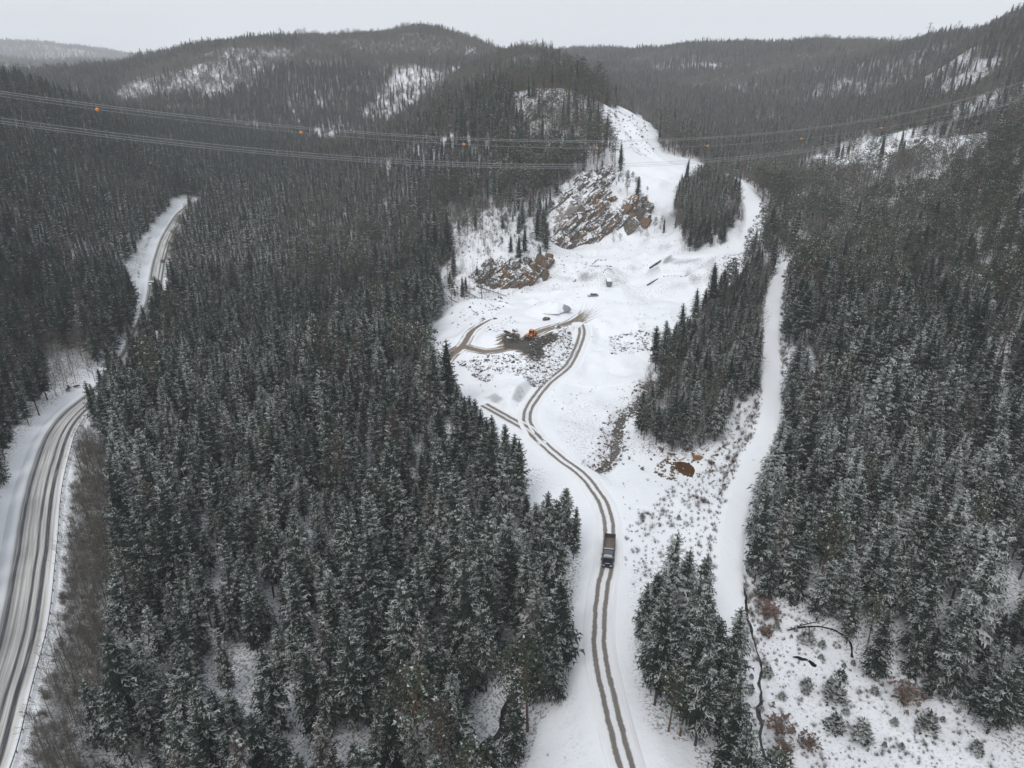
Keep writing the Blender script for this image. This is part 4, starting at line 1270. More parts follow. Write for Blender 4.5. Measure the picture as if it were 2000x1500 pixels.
def creek(name, line, w, mat, label, up=.5, jag=.35, meander=.5):
    line = catmull(line[::2], .7)
    d = np.gradient(line, axis=0); t = d / (np.hypot(d[:, 0], d[:, 1])[:, None] + 1e-9); nr = np.stack([t[:, 1], -t[:, 0]], 1)
    n = len(line); a = np.arange(n) * .7
    line = line + nr * (fbm(a, a * 0, 5.0, len(label), 3) * meander * 2)[:, None]
    wl_ = np.maximum(.02, w * (1 + jag * 3.2 * fbm(a, a * 0 + 7, 3.0, 5, 3))); wr = np.maximum(.02, w * (1 + jag * 3.2 * fbm(a, a * 0 + 19, 3.0, 8, 3)))
    O = np.stack([-wl_, np.zeros(n), wr], 1)
    X = line[:, 0:1] + nr[:, 0:1] * O; Y = line[:, 1:2] + nr[:, 1:2] * O
    zc = smooth1(hz(line[:, 0], line[:, 1]), 2) + up
    o = grid_mesh(name, X, Y, np.broadcast_to(zc[:, None], X.shape), mat)
    return tag(o, label, kind='structure')
creek('creek_water', CREEKS[0][0], 1.5, MT['creek'], 'brown stony creek between quarry and wooded strip', .35, .5)
creek('creek_water', CREEKS[1][0], .8, MT['dark_water'], 'dark brook under the spruces at the bottom', .3, 1.0, 1.0)
creek('creek_water', CREEKS[2][0], .34, MT['dark_water'], 'thin black brook along the edge of the clearing', .12, .95)
creek('creek_water', CREEKS[3][0], .26, MT['dark_water'], 'thin dark ditch across the top of the clearing', .1, .95)
line = CREEKS[0][0]
pts, szs = [], []
for i in range(800):
    c = line[rg.randrange(len(line))]; o_ = rg.gauss(-.6, 3.4)
    x, y = c[0] + rg.gauss(0, 1) + o_ * .9, c[1] + rg.gauss(0, 1) + o_ * .25
    pts.append((x, y, hz1(x, y) + .12)); szs.append(min(1.1, max(.18, rg.lognormvariate(-.95, .45))))
rock_field('creek_stones', pts, szs, MT['brown_rock'], 'brown stones lining the creek beside the quarry', 'stones')

def blob(name, u, v, pts, mat, up, label, cat, kind_=None, thick=.5):
    q_ = catmull(np.array(list(pts) + [pts[0]]), .5)[:-1]; pts = [(a * (1 + rg.uniform(-.13, .13)), b * (1 + rg.uniform(-.13, .13))) for a, b in q_]
    c = spot(u, v); n = len(pts)
    lo = min(hz1(c[0] + x, c[1] + y) for x, y in pts)
    V = [(x, y, 0) for x, y in pts] + [(x * 1.02, y * 1.02, -thick) for x, y in pts] + [(0, 0, .01)]
    F = [(i, (i + 1) % n, 2 * n) for i in range(n)] + [(i, n + i, n + (i + 1) % n, (i + 1) % n) for i in range(n)]
    o = mesh_obj(name, V, F, mat); o.location = (c[0], c[1], (lo + c[2]) / 2 + up)
    return tag(o, label, cat, kind=kind_)
blob('pond_water', 1342, 912, [(-6.4, 2.5), (-4.6, 5.8), (-1.5, 6.9), (2.4, 7.2), (4.8, 4.8), (4.4, .7), (3.6, -3.7), (1.5, -6.8), (-.9, -5.8), (-2.7, -3.2), (-4.2, .4)], MT['rust_water'], .5, 'rust coloured pool below the wooded strip', None, 'structure')
MT['rust_mud'] = m_rock('rust_mud', (.13, .065, .022), (.26, .14, .05), (.20, .10, .035), .05)
def rust_bank():
    for k, (u, v, s, sq) in enumerate([(1354, 897, 3.2, (1.1, .9, .45)), (1327, 897, 3.2, (1.4, .7, .4)), (1312, 890, 1.9, (1.2, .8, .5))]):
        p = spot(u, v)
        o = bpy.data.objects.new('rust_rock', data_mesh('rust_rock', *ROCKS[(k * 3 + 1) % len(ROCKS)], MT['rust_mud'])); COL.objects.link(o)
        o.location = (p[0], p[1], p[2] + s * .42); o.scale = (s * sq[0], s * sq[1], s * sq[2]); o.rotation_euler = (0, .1, k)
        tag(o, ['orange brown rock on the right bank of the rust pool', 'orange brown rock on the back bank of the rust pool', 'small orange rock left of the rust pool'][k], 'rock')
rust_bank()
rp = hitpoly([(1285, 905), (1315, 890), (1330, 930), (1310, 940), (1285, 925)])
p = sample_poly(rp, 60)
rock_field('pool_stones', np.column_stack([p, hz(p[:, 0], p[:, 1])]), np.clip(rng.lognormal(-.6, .4, len(p)), .25, 1.2), MT['brown_rock'], 'stones heaped left of the rust coloured pool', 'stones')
blob('water_hole', 1566, 1287, [(-1.6, .5), (-.6, .8), (.3, .2), (1.3, .1), (1.2, -.35), (0, -.5), (-1, .1)], MT['dark_water'], .12, 'black open water hole in the clearing snow, left one', None, 'structure')
blob('water_hole', 1586, 1296, [(-.6, .6), (.2, 1.0), (.8, .4), (.7, -.6), (.1, -.9), (-.4, -.3)], MT['dark_water'], .12, 'black open water hole in the clearing snow, right one', None, 'structure')

uq = hitpoly([(1180, 225), (1235, 225), (1270, 270), (1285, 310), (1240, 300), (1205, 270)])
p = sample_poly(uq, 260)
rock_field('rubble', np.column_stack([p, hz(p[:, 0], p[:, 1])]), np.clip(rng.lognormal(-.5, .5, len(p)), .3, 1.6), MT['rubble'], 'snowed over rubble on the upper quarry terrace', 'rubble')
uq = hitpoly([(1478, 380), (1490, 385), (1500, 440), (1492, 460), (1484, 420)])
p = sample_poly(uq, 90)
rock_field('rubble', np.column_stack([p, hz(p[:, 0], p[:, 1])]), np.clip(rng.lognormal(-.2, .4, len(p)), .4, 1.6), MT['rubble'], 'line of dark stones along the outer bend of the upper track', 'rubble')
uq = hitpoly([(1400, 520), (1470, 490), (1460, 520), (1410, 570)])
p = sample_poly(uq, 160)
rock_field('rubble', np.column_stack([p, hz(p[:, 0], p[:, 1])]), np.clip(rng.lognormal(-.7, .4, len(p)), .2, 1.0), MT['rubble'], 'stony slope below the bend of the upper track', 'rubble')
uq = hitpoly([(1060, 500), (1130, 490), (1180, 575), (1120, 600), (1060, 560)])
p = sample_poly(uq, 90)
rock_field('rubble', np.column_stack([p, hz(p[:, 0], p[:, 1])]), np.clip(rng.lognormal(-1.0, .4, len(p)), .15, .7), MT['rubble'], 'scattered stones on the snow below the quarry face', 'rubble')

# fresh dark spoil tipped on the dug patch
MT['spoil'] = m_rock('fresh_spoil', (.022, .021, .020), (.085, .078, .07), (.06, .048, .038), -.3)
sp_ = hitpoly([(1036, 668), (1052, 662), (1078, 655), (1092, 660), (1080, 670), (1058, 678), (1062, 692), (1054, 704), (1038, 704), (1030, 690)])
p = sample_poly(sp_, 420)
rock_field('spoil', np.column_stack([p, hz(p[:, 0], p[:, 1]) + .2]), np.clip(rng.lognormal(-1.0, .45, len(p)), .15, .9), MT['spoil'], 'dark fresh spoil tipped down the slope below the loader', 'spoil')
sp_ = hitpoly([(980, 661), (996, 655), (1012, 657), (1020, 664), (1000, 667)])
p = sample_poly(sp_, 160)
rock_field('spoil', np.column_stack([p, hz(p[:, 0], p[:, 1]) + .2]), np.clip(rng.lognormal(-1.0, .4, len(p)), .15, .8), MT['spoil'], 'low dark heap of spoil left of the loader', 'spoil')

# stone rows and dark seams on the heaps of the upper floor
def stone_row(pix, step, size_, label):
    l_ = catmull(hitpoly(pix), step); z_ = hz(l_[:, 0], l_[:, 1])
    rock_field('stone_row', [(a + rg.uniform(-.3, .3), b + rg.uniform(-.3, .3), c) for (a, b), c in zip(l_, z_)], [size_ * rg.uniform(.6, 1.3) for _ in l_], MT['spoil'], label, 'stones')
stone_row([(1153, 524), (1172, 524), (1192, 525)], .7, .6, 'straight dark row of stones across the heap above the container')
stone_row([(1158, 513), (1167, 508), (1182, 509)], .8, .5, 'curved dark row of stones on top of the upper heap')
stone_row([(1177, 546), (1191, 537), (1199, 544)], .7, .32, 'chevron of small stones behind the container')
stone_row([(1045, 598), (1062, 589), (1074, 584)], .8, .45, 'dark stones along the ridge left of the gravel pile')
stone_row([(1295, 545), (1320, 540), (1340, 545)], .9, .4, 'thin dark seam of stones on the right heap')
p = np.array([hit(1342, 912)]) + rng.normal(0, 1, (70, 2)) * (6.5, 7.0)
rock_field('pool_stones', np.column_stack([p, hz(p[:, 0], p[:, 1]) + .2]), np.clip(rng.lognormal(-.7, .45, len(p)), .2, 1.1), MT['brown_rock'], 'brown stones ringing the rust coloured pool', 'stones')

# ------------------------------------------------------------------ vehicles
class MB:
    def __init__(self): self.V, self.F = [], []
    def add(self, V, F):
        n = len(self.V); self.V += [tuple(v) for v in V]; self.F += [tuple(i + n for i in f) for f in F]; return self
    def box(self, x0, x1, y0, y1, z0, z1, bev=.04):
        bm = bmesh.new(); bmesh.ops.create_cube(bm, size=1)
        for v in bm.verts: v.co = Vector(((x0 + x1) / 2 + v.co.x * (x1 - x0), (y0 + y1) / 2 + v.co.y * (y1 - y0), (z0 + z1) / 2 + v.co.z * (z1 - z0)))
        if bev: bmesh.ops.bevel(bm, geom=bm.edges[:], offset=bev, segments=1, affect='EDGES')
        bm.verts.index_update(); self.add([v.co for v in bm.verts], [[v.index for v in f.verts] for f in bm.faces]); bm.free(); return self
    def cyl(self, c, axis, r, h, n=14):
        d = Vector(axis).normalized(); a = d.orthogonal().normalized(); b = d.cross(a); c = Vector(c)
        V = [c + d * (s * h / 2) + (a * math.cos(t) + b * math.sin(t)) * r for s in (-1, 1) for t in (6.2832 * i / n for i in range(n))]
        F = [(i, (i + 1) % n, n + (i + 1) % n, n + i) for i in range(n)] + [tuple(range(n))[::-1], tuple(range(n, 2 * n))]
        return self.add(V, F)
    def loft(self, sections):
        """closed loops of equal length, joined and capped"""
        n = len(sections[0]); V = [p for s in sections for p in s]
        F = [(k * n + i, k * n + (i + 1) % n, (k + 1) * n + (i + 1) % n, (k + 1) * n + i) for k in range(len(sections) - 1) for i in range(n)]
        F += [tuple(range(n))[::-1], tuple(range((len(sections) - 1) * n, len(sections) * n))]
        return self.add(V, F)
    def build(self, name, mat, parent=None, loc=None):
        bm = bmesh.new()
        vs = [bm.verts.new(v) for v in self.V]
        for f in self.F:
            try: bm.faces.new([vs[i] for i in f])
            except ValueError: pass
        bmesh.ops.recalc_face_normals(bm, faces=bm.faces[:])
        me = bpy.data.meshes.new(name); bm.to_mesh(me); bm.free(); me.materials.append(mat)
        o = bpy.data.objects.new(name, me); COL.objects.link(o)
        if parent is not None: o.parent = parent
        if loc is not None: o.location = loc
        return o

M_ = lambda n, c, r=.5, m=0.0, **k: m_simple(n, c, r, m, **k)
MT['navy'] = M_('navy_paint', (.018, .028, .050), .28, .1, var=.15); MT['black'] = M_('black_plastic', (.014, .014, .015), .6); MT['tyre'] = M_('tyre_rubber', (.022, .022, .022), .85)
MT['glass'] = M_('dark_glass', (.02, .026, .032), .06, var=.1); MT['white'] = M_('white_paint', (.72, .73, .74), .4, var=.06); MT['chrome'] = M_('bright_metal', (.55, .55, .56), .3, .8)
MT['bed_brown'] = M_('worn_tipper_steel', (.085, .060, .045), .7, .2, var=.5, scale=1.5); MT['bed_floor'] = M_('scraped_floor_steel', (.17, .155, .14), .6, .2, var=.4, scale=1.1)
MT['beige'] = M_('pale_steel_lip', (.46, .41, .33), .6, var=.15); MT['orange'] = M_('orange_paint', (.60, .19, .03), .45, var=.2); MT['grey_car'] = M_('grey_car_paint', (.16, .17, .18), .35, .2, var=.1)
MT['lamp'] = M_('lamp_glass', (.75, .75, .70), .15, var=.05); MT['red_lamp'] = M_('red_lamp', (.35, .02, .015), .2); MT['steel_grey'] = M_('grey_steel', (.13, .135, .14), .6, .3, snow=.7); MT['cab_roof'] = M_('blue_grey_roof', (.075, .095, .125), .35, .1, var=.15)
MT['snowcap'] = M_('snow_cap', SNOW, .8, var=.04); MT['rail'] = M_('guard_rail_steel', (.10, .095, .09), .6, .4, var=.3); MT['wire'] = M_('aluminium_wire', (.40, .41, .42), .5, .3, var=.05)

def wheel(parent, x, y, r, w, rim=MT['chrome']):
    t = MB().cyl((0, 0, 0), (1, 0, 0), r, w, 16).build('wheel', MT['tyre'], parent, (x, y, r))
    MB().cyl((0, 0, 0), (1, 0, 0), r * .58, w + .03, 10).build('rim', rim, t)
    return t

def on_path(path, u, v, off=0.0, toward=True):
    p = hit(u, v, HFIN); i = int(np.argmin(np.hypot(path.xy[:, 0] - p[0], path.xy[:, 1] - p[1])))
    t = path.tan[i] * (-1 if toward else 1)
    c = path.xy[i] + path.nor[i] * off
    j0, j1 = max(0, i - 4), min(len(path.z) - 1, i + 4)
    return (c[0], c[1], path.z[i] + .13), math.atan2(-t[0], t[1])        # +y of the vehicle points along t

def tipper_truck():
    loc, rz = on_path(haul_road, 1189, 1088)
    t = empty('tipper_truck', loc, rz)
    tag(t, 'dark navy tipper truck with empty brown bed on the haul road', 'truck')
    b = MB()
    for x in (-.42, .42): b.box(x - .06, x + .06, -4.9, 4.6, .75, 1.0, .01)
    for y in (-4.6, -3, -1.4, .3, 2): b.box(-.42, .42, y - .06, y + .06, .78, .96, .01)
    b.build('chassis', MT['black'], t)
    def ring(y, w, z0, z1, cut=.12):
        return [(-w, y, z0), (w, y, z0), (w, y, z1 - cut), (w - cut, y, z1), (-w + cut, y, z1), (-w, y, z1 - cut)]
    cab = MB().loft([ring(2.55, 1.22, .8, 3.15), ring(3.2, 1.24, .75, 3.25), ring(4.15, 1.24, .7, 3.15), ring(4.55, 1.22, .65, 2.75), ring(4.95, 1.2, .62, 1.75), ring(5.0, 1.17, .55, 1.0)]).build('cab', MT['navy'], t)
    MB().loft([[(-1.08, 2.62, 3.26), (1.08, 2.62, 3.26), (1.02, 2.62, 3.62), (-1.02, 2.62, 3.62)], [(-1.1, 3.9, 3.18), (1.1, 3.9, 3.18), (1.02, 3.85, 3.3), (-1.02, 3.85, 3.3)]]).build('roof_deflector', MT['cab_roof'], cab)
    ws = MB().add([(-1.1, 4.62, 2.72), (1.1, 4.62, 2.72), (1.12, 4.985, 1.82), (-1.12, 4.985, 1.82), (-1.1, 4.5, 2.68), (1.1, 4.5, 2.68), (1.12, 4.8, 1.8), (-1.12, 4.8, 1.8)], [(0, 1, 2, 3), (4, 7, 6, 5), (0, 4, 5, 1), (1, 5, 6, 2), (2, 6, 7, 3), (3, 7, 4, 0)]).build('windscreen', MT['glass'], cab)
    for s in (-1, 1):
        MB().box(s * 1.245 - .015, s * 1.245 + .015, 3.25, 4.4, 1.85, 2.7, .01).build('side_window', MT['glass'], cab)
        d = MB().box(s * 1.25 - .012, s * 1.25 + .012, 3.2, 4.45, .95, 1.8, .01).build('door', MT['navy'], cab)
        MB().box(s * 1.275 - .015, s * 1.275 + .015, 3.3, 3.5, 1.6, 1.66, .005).build('handle', MT['chrome'], d)
        mm = MB().box(s * 1.52 - .1, s * 1.52 + .1, 4.62, 4.72, 1.95, 2.75, .03).box(s * 1.2, s * 1.45, 4.6, 4.66, 2.6, 2.66, .01).box(min(s * 1.2, s * 1.45), max(s * 1.2, s * 1.45), 4.6, 4.66, 2.6, 2.66, .01).build('mirror', MT['black'], cab)
        MB().box(s * .85 - .22, s * .85 + .22, 5.0, 5.08, .78, 1.02, .03).build('headlight', MT['lamp'], cab)
    MB().box(-1.05, 1.05, 4.55, 4.82, 2.72, 2.86, .03).build('sun_visor', MT['black'], cab)
    let = MB()
    x = -.82
    for k, wd in enumerate((.10, .14, .12, .16, .10, .14, .12, .12, .14, .1)):
        let.box(x, x + wd, 3.92, 4.10, 3.16, 3.24 + .02 * (k % 2), .005); x += wd + .05
    let.build('roof_sign', MT['white'], cab)
    bar = MB().box(-1.0, 1.0, 4.28, 4.36, 3.10, 3.18, .02).build('light_bar', MT['chrome'], cab)
    for x in (-.75, -.25, .25, .75): MB().cyl((x, 4.36, 3.24), (0, 1, 0), .11, .1, 10).build('spot_lamp', MT['lamp'], bar)
    MB().box(-.7, .7, 4.99, 5.05, 1.05, 1.65, .03).build('grille', MT['black'], cab)
    MB().box(-.55, .55, 5.05, 5.08, 1.52, 1.62, .01).build('badge_strip', MT['white'], cab)
    MB().box(-1.24, 1.24, 4.9, 5.18, .42, .75, .06).build('bumper', MT['black'], cab)
    bed = MB().box(-1.22, 1.22, -5.4, .95, 1.18, 1.32, .02).build('bed_floor', MT['bed_floor'], t)
    for k in range(9): MB().box(-1.05 + k * .26, -1.0 + k * .26, -5.2, .8, 1.318, 1.345, 0).build('floor_rib', MT['bed_brown'], bed)
    for s in (-1, 1):
        w = MB().box(s * 1.27 - .05, s * 1.27 + .05, -5.4, .95, 1.15, 2.55, .015).build('bed_side', MT['bed_brown'], t)
        for k in range(8): MB().box(s * 1.33 - .035, s * 1.33 + .035, -5.2 + k * .82, -5.08 + k * .82, 1.2, 2.45, .01).build('stake', MT['bed_brown'], w)
        MB().box(s * 1.28 - .08, s * 1.28 + .08, -5.42, .97, 2.54, 2.64, .02).build('top_rail', MT['bed_brown'], w)
    MB().box(-1.25, 1.25, -5.52, -5.42, 1.15, 2.5, .02).build('tailgate', MT['bed_brown'], t)
    hb = MB().box(-1.25, 1.25, .96, 1.06, 1.15, 2.72, .02).build('headboard', MT['bed_brown'], t)
    MB().box(-1.2, 1.2, .80, 1.14, 2.73, 2.83, .02).build('headboard_lip', MT['beige'], hb)
    MB().cyl((0, 1.45, 1.75), (0, .1, 1), .13, 1.6, 10).build('hydraulic_ram', MT['beige'], t)
    MB().box(-.9, .9, 1.3, 2.4, 1.0, 1.3, .03).build('deck_plate', MT['bed_brown'], t)
    for s in (-1, 1): MB().cyl((s * .95, 1.9, .8), (0, 1, 0), .32, 1.1, 12).build('fuel_tank', MT['chrome'], t)
    for s in (-1, 1):
        for y in (4.0, 2.1) : wheel(t, s * 1.05, y, .52, .34)
        for y in (-2.2, -3.55, -4.8): wheel(t, s * 1.0, y, .52, .55)
        MB().box(s * 1.05 - .24, s * 1.05 + .24, -5.3, -1.6, 1.07, 1.12, .02).build('mudguard', MT['black'], t)
    return t
tipper_truck()

def car(name, loc, rz, paint, label, L=4.5, W=1.82, H=1.5, van=False, snowy=False):
    t = empty(name, loc, rz); tag(t, label, 'van' if van else 'car')
    h = L / 2
    def ring(y, w, z0, z1, cut=.1): return [(-w + .05, y, z0), (w - .05, y, z0), (w, y, z0 + .25), (w, y, z1 - cut), (w - cut, y, z1), (-w + cut, y, z1), (-w, y, z1 - cut), (-w, y, z0 + .25)]
    w = W / 2
    MB().loft([ring(-h, w * .92, .38, .85), ring(-h + .15, w * .98, .28, .98), ring(-h + 1.2, w, .25, 1.0), ring(h - 1.5, w, .25, .96), ring(h - .3, w * .95, .28, .80), ring(h, w * .88, .36, .66)]).build('body', paint, t)
    y0, y1, y2, y3 = (-h + .12, -h + .35, h - 1.5, h - .95) if van else (-h + .25, -h + .85, h - 2.2, h - 1.35)
    c = MB().loft([[(-w * .93, y0, .93), (w * .93, y0, .93), (w * .85, y1, H - .03), (-w * .85, y1, H - .03)], [(-w * .95, y1 + .2, .95), (w * .95, y1 + .2, .95), (w * .80, y1 + .3, H), (-w * .80, y1 + .3, H)], [(-w * .95, y2, .95), (w * .95, y2, .95), (w * .80, y2, H), (-w * .80, y2, H)], [(-w * .93, y3, .93), (w * .93, y3, .93), (w * .78, y2 + .1, H - .06), (-w * .78, y2 + .1, H - .06)]]).build('cabin', paint, t)
    def quad(nm, P):
        MB().add(P, [(0, 1, 2, 3)]).build(nm, MT['glass'], c)
    zt, zb = H - .13, 1.0
    def pt(f, s, y0_, y1_): return y0_ + (y1_ - y0_) * f
    e = .012
    # front and rear glass, then the side glass
    fy = lambda z: y3 + (y2 + .1 - y3) * (z - .93) / (H - .06 - .93)
    ry = lambda z: y0 + (y1 - y0) * (z - .93) / (H - .03 - .93)
    quad('windscreen', [(-w * .84, fy(zb) + e * 2, zb), (w * .84, fy(zb) + e * 2, zb), (w * .72, fy(zt) + e * 2, zt), (-w * .72, fy(zt) + e * 2, zt)])
    quad('rear_window', [(-w * .84, ry(zb) - e * 2, zb), (w * .84, ry(zb) - e * 2, zb), (w * .76, ry(zt) - e * 2, zt), (-w * .76, ry(zt) - e * 2, zt)])
    sx = lambda z: w * (.95 - .15 * (z - .95) / (H - .95)) + .02
    for s in (-1, 1):
        ym = (y1 + y2) / 2
        for a, b_ in ((y1 + .4, ym - .05), (ym + .05, y2 - .02)):
            quad('side_window', [(s * sx(zb), a, zb), (s * sx(zb), b_, zb), (s * sx(zt), b_ - .05, zt), (s * sx(zt), a + .05, zt)])
        MB().box(s * w * .66 - .18, s * w * .66 + .18, h - .12, h + .0, .58, .72, .02).build('headlight', MT['lamp'], t)
        MB().box(s * w * .74 - .13, s * w * .74 + .13, -h - .01, -h + .1, .68, .86, .02).build('tail_light', MT['red_lamp'], t)
        MB().box(min(s * (w + .01), s * (w + .17)), max(s * (w + .01), s * (w + .17)), y2 - .05, y2 + .06, .98, 1.1, .02).build('mirror', MT['black'], t)
        for y in (-h + .85, h - .85): wheel(t, s * (w - .1), y, .33, .22)
    MB().box(-w * .5, w * .5, h - .03, h + .02, .42, .58, .01).build('grille', MT['black'], t)
    MB().box(-w * .9, w * .9, -h - .04, -h + .04, .38, .55, .02).build('bumper', MT['black'], t)
    if snowy:
        MB().box(-w * .80, w * .80, y1 + .05, y2 - .05, H - .02, H + .16, .07).build('roof_snow', MT['snowcap'], t)
        MB().box(-w * .82, w * .82, y3 + .15, h - .25, .80, .98, .07).build('bonnet_snow', MT['snowcap'], t)
    return t
l_, r_ = on_path(main_road, 301, 556, -2.6, True)
car('car', l_, r_, MT['white'], 'white car coming along the left lane of the far road', L=4.7, W=1.9, H=1.65)
l_, r_ = on_path(main_road, 318, 512, 1.6, False)
car('car', l_, r_, MT['grey_car'], 'grey car driving away in the right lane of the far road', L=4.6, W=1.9, H=1.6, van=True)
p = spot(1158, 579)
car('parked_car', (p[0], p[1], p[2] + .02), R(97), MT['grey_car'], 'grey parked car under snow, side on, in the quarry', L=5.2, W=1.9, H=1.7, snowy=True)

def container():
    p = spot(1189, 556)
    t = empty('storage_container', (p[0], p[1], p[2] - .05), R(-4)); tag(t, 'snow covered grey storage container below the chevron bank', 'container')
    L, W, H = 6.0, 2.5, 2.6
    MB().box(-W / 2 + .06, W / 2 - .06, -L / 2 + .06, L / 2 - .06, .1, H - .05, .02).build('body', MT['steel_grey'], t)
    for s in (-1, 1):
        for k in range(18): MB().box(s * W / 2 - .05, s * W / 2 + .01, -L / 2 + .2 + k * .31, -L / 2 + .36 + k * .31, .2, H - .15, .01).build('side_rib', MT['steel_grey'], t)
        d = MB().box(min(s * .03, s * 1.15), max(s * .03, s * 1.15), -L / 2 - .02, -L / 2 + .05, .2, H - .2, .02).build('door', MT['steel_grey'], t)
        MB().cyl((s * .35, -L / 2 - .05, 1.3), (0, 0, 1), .03, 2.1, 6).build('lock_bar', MT['chrome'], d)
        for y in (-1, 1): MB().box(s * W / 2 - .14, s * W / 2 + .02, y * L / 2 - .1, y * L / 2 + .1, 0, H, .02).build('corner_post', MT['steel_grey'], t)
    MB().box(-W / 2, W / 2, -L / 2, L / 2, H - .06, H + .28, .12).build('roof_snow', MT['snowcap'], t)
container()

def wheel_loader():
    p = spot(1038, 660)
    t = empty('wheel_loader', (p[0], p[1], p[2] + .28), R(150)); tag(t, 'orange wheel loader at work on the dark dug patch', 'loader')
    MB().loft([[(-.85, -3.1, 1.2), (.85, -3.1, 1.2), (.75, -3.1, 2.0), (-.75, -3.1, 2.0)], [(-.95, -2.6, .9), (.95, -2.6, .9), (.85, -2.6, 2.35), (-.85, -2.6, 2.35)], [(-.95, -.7, .9), (.95, -.7, .9), (.85, -.7, 2.45), (-.85, -.7, 2.45)]]).build('engine_hood', MT['orange'], t)
    MB().box(-.6, .6, -.7, 2.2, .7, 1.3, .05).build('front_frame', MT['black'], t)
    cab = MB().box(-.75, .75, -.75, .75, 1.35, 3.1, .08).build('cab', MT['glass'], t)
    MB().box(-.85, .85, -.85, .85, 3.1, 3.28, .05).build('cab_roof', MT['orange'], cab)
    for sx in (-1, 1):
        for sy in (-1, 1): MB().box(sx * .76 - .05, sx * .76 + .05, sy * .76 - .05, sy * .76 + .05, 1.35, 3.1, .01).build('cab_post', MT['orange'], cab)
    MB().cyl((.5, -.5, 3.4), (0, 0, 1), .12, .25, 10).build('beacon', MT['orange'], cab)
    for s in (-1, 1):
        MB().add([(s * .55 - .12, .9, 1.9), (s * .55 + .12, .9, 1.9), (s * .55 + .12, 3.3, .65), (s * .55 - .12, 3.3, .65), (s * .55 - .12, .9, 2.3), (s * .55 + .12, .9, 2.3), (s * .55 + .12, 3.4, 1.0), (s * .55 - .12, 3.4, 1.0)], [(0, 1, 2, 3), (4, 5, 6, 7), (0, 1, 5, 4), (1, 2, 6, 5), (2, 3, 7, 6), (3, 0, 4, 7)]).build('lift_arm', MT['orange'], t)
        MB().box(s * .95 - .35, s * .95 + .35, 1.0, 2.5, 1.55, 1.65, .03).build('fender', MT['orange'], t)
        for y in (-1.9, 1.75): wheel(t, s * 1.05, y, .8, .6, MT['orange'])
        MB().cyl((s * .6, 2.4, 1.95), (0, 1, 0), .12, .12, 8).build('work_lamp', MT['lamp'], t)
    MB().loft([[(-1.4, 3.4, .15), (-1.4, 4.5, .1), (-1.4, 4.3, .25), (-1.4, 3.6, .4), (-1.4, 3.6, 1.2), (-1.4, 3.4, 1.3)], [(1.4, 3.4, .15), (1.4, 4.5, .1), (1.4, 4.3, .25), (1.4, 3.6, .4), (1.4, 3.6, 1.2), (1.4, 3.4, 1.3)]]).build('bucket', MT['black'], t)
wheel_loader()

# ------------------------------------------------------------------ guard rail along the near main road
def guard_rail():
    i1 = int(np.argmin(np.hypot(*(main_road.xy - hit(196, 768)).T)))
    off = 5.2
    xy = main_road.xy[:i1] + main_road.nor[:i1] * off
    z = main_road.z[:i1] + .2
    t = empty('guard_rail', (xy[0][0], xy[0][1], z[0])); tag(t, 'dark steel guard rail on posts along the right edge of the near road', 'guard rail')
    o0 = np.array((xy[0][0], xy[0][1], z[0]))
    V, F = [], []
    prof = [(-.03, .45), (.05, .52), (.0, .60), (.05, .68), (-.03, .76), (-.08, .60)]
    for k in range(len(xy)):
        for a, h in prof: V.append((*(xy[k] + main_road.nor[k] * a - o0[:2]), z[k] + h - o0[2]))
    n = len(prof)
    for k in range(len(xy) - 1):
        for i in range(n): F.append((k * n + i, k * n + (i + 1) % n, (k + 1) * n + (i + 1) % n, (k + 1) * n + i))
    mesh_obj('rail_beam', V, F, MT['rail'], t)
    post = MB().box(-.07, .07, -.07, .07, -.6, .74, .01).build('post', MT['rail'], t)
    ks = np.searchsorted(main_road.s[:i1], np.arange(1, main_road.s[i1 - 1], 4.0))
    for c, k in enumerate(ks):
        o = post if c == 0 else post.copy()
        if c: COL.objects.link(o); o.parent = t
        q = xy[k] + main_road.nor[k] * .12
        o.location = (q[0] - o0[0], q[1] - o0[1], z[k] - o0[2]); o.rotation_euler = (0, 0, math.atan2(main_road.tan[k][1], main_road.tan[k][0]))
guard_rail()

# ------------------------------------------------------------------ the power line across the valley
Z0 = 200.0
def line_xy(t):      # plan position along the line; t counts the marker balls
    return (-.5836 + .2494 * t) * Z0, (1 + .126 * t) * Z0
def wire_path(vs, dx=0.0, dy=0.0):
    """a sagging wire: heights fitted through three sighted points (u, v)"""
    T, H = [], []
    for u, v in vs:
        t = (u - 190.0) / (472.0 - .126 * u)         # where the sight line meets the line's vertical plane
        d = ray(u, v)
        # solve depth along the view axis, allowing the parallel offset
        x, y = line_xy(t)
        dep = Z0 * (1 + .126 * t)
        H.append(CAM_Z + d[2] * dep); T.append(t)
    co = np.polyfit(T, H, 2)
    tt = np.linspace(-1.6, 13.5, 90)
    P = []
    for t in tt:
        dep = Z0 * (1 + .126 * t)
        x = (-.5836 + .2494 * t) * Z0
        h = np.polyval(co, t)
        # depth along the axis = y cos p - (z - cam) sin p
        y = (dep + (h - CAM_Z) * sp) / cp
        P.append((x + dx, y + dy, h))
    return np.array(P), co
def wire(vs, rad, label, dx=0, dy=0, dz=0):
    P, co = wire_path(vs, dx, dy); P[:, 2] += dz
    V, F = [], []
    for k in range(len(P) - 1): tube(V, F, P[k], P[k + 1], rad, rad, 4)
    o = mesh_obj('power_cable', V, F, MT['wire']); tag(o, label, 'cable', 'cables of the overhead power line')
    return P, co
UP = [(0, 178), (880, 268), (2000, 158)]; LOW = [(0, 236), (1050, 325), (2000, 190)]
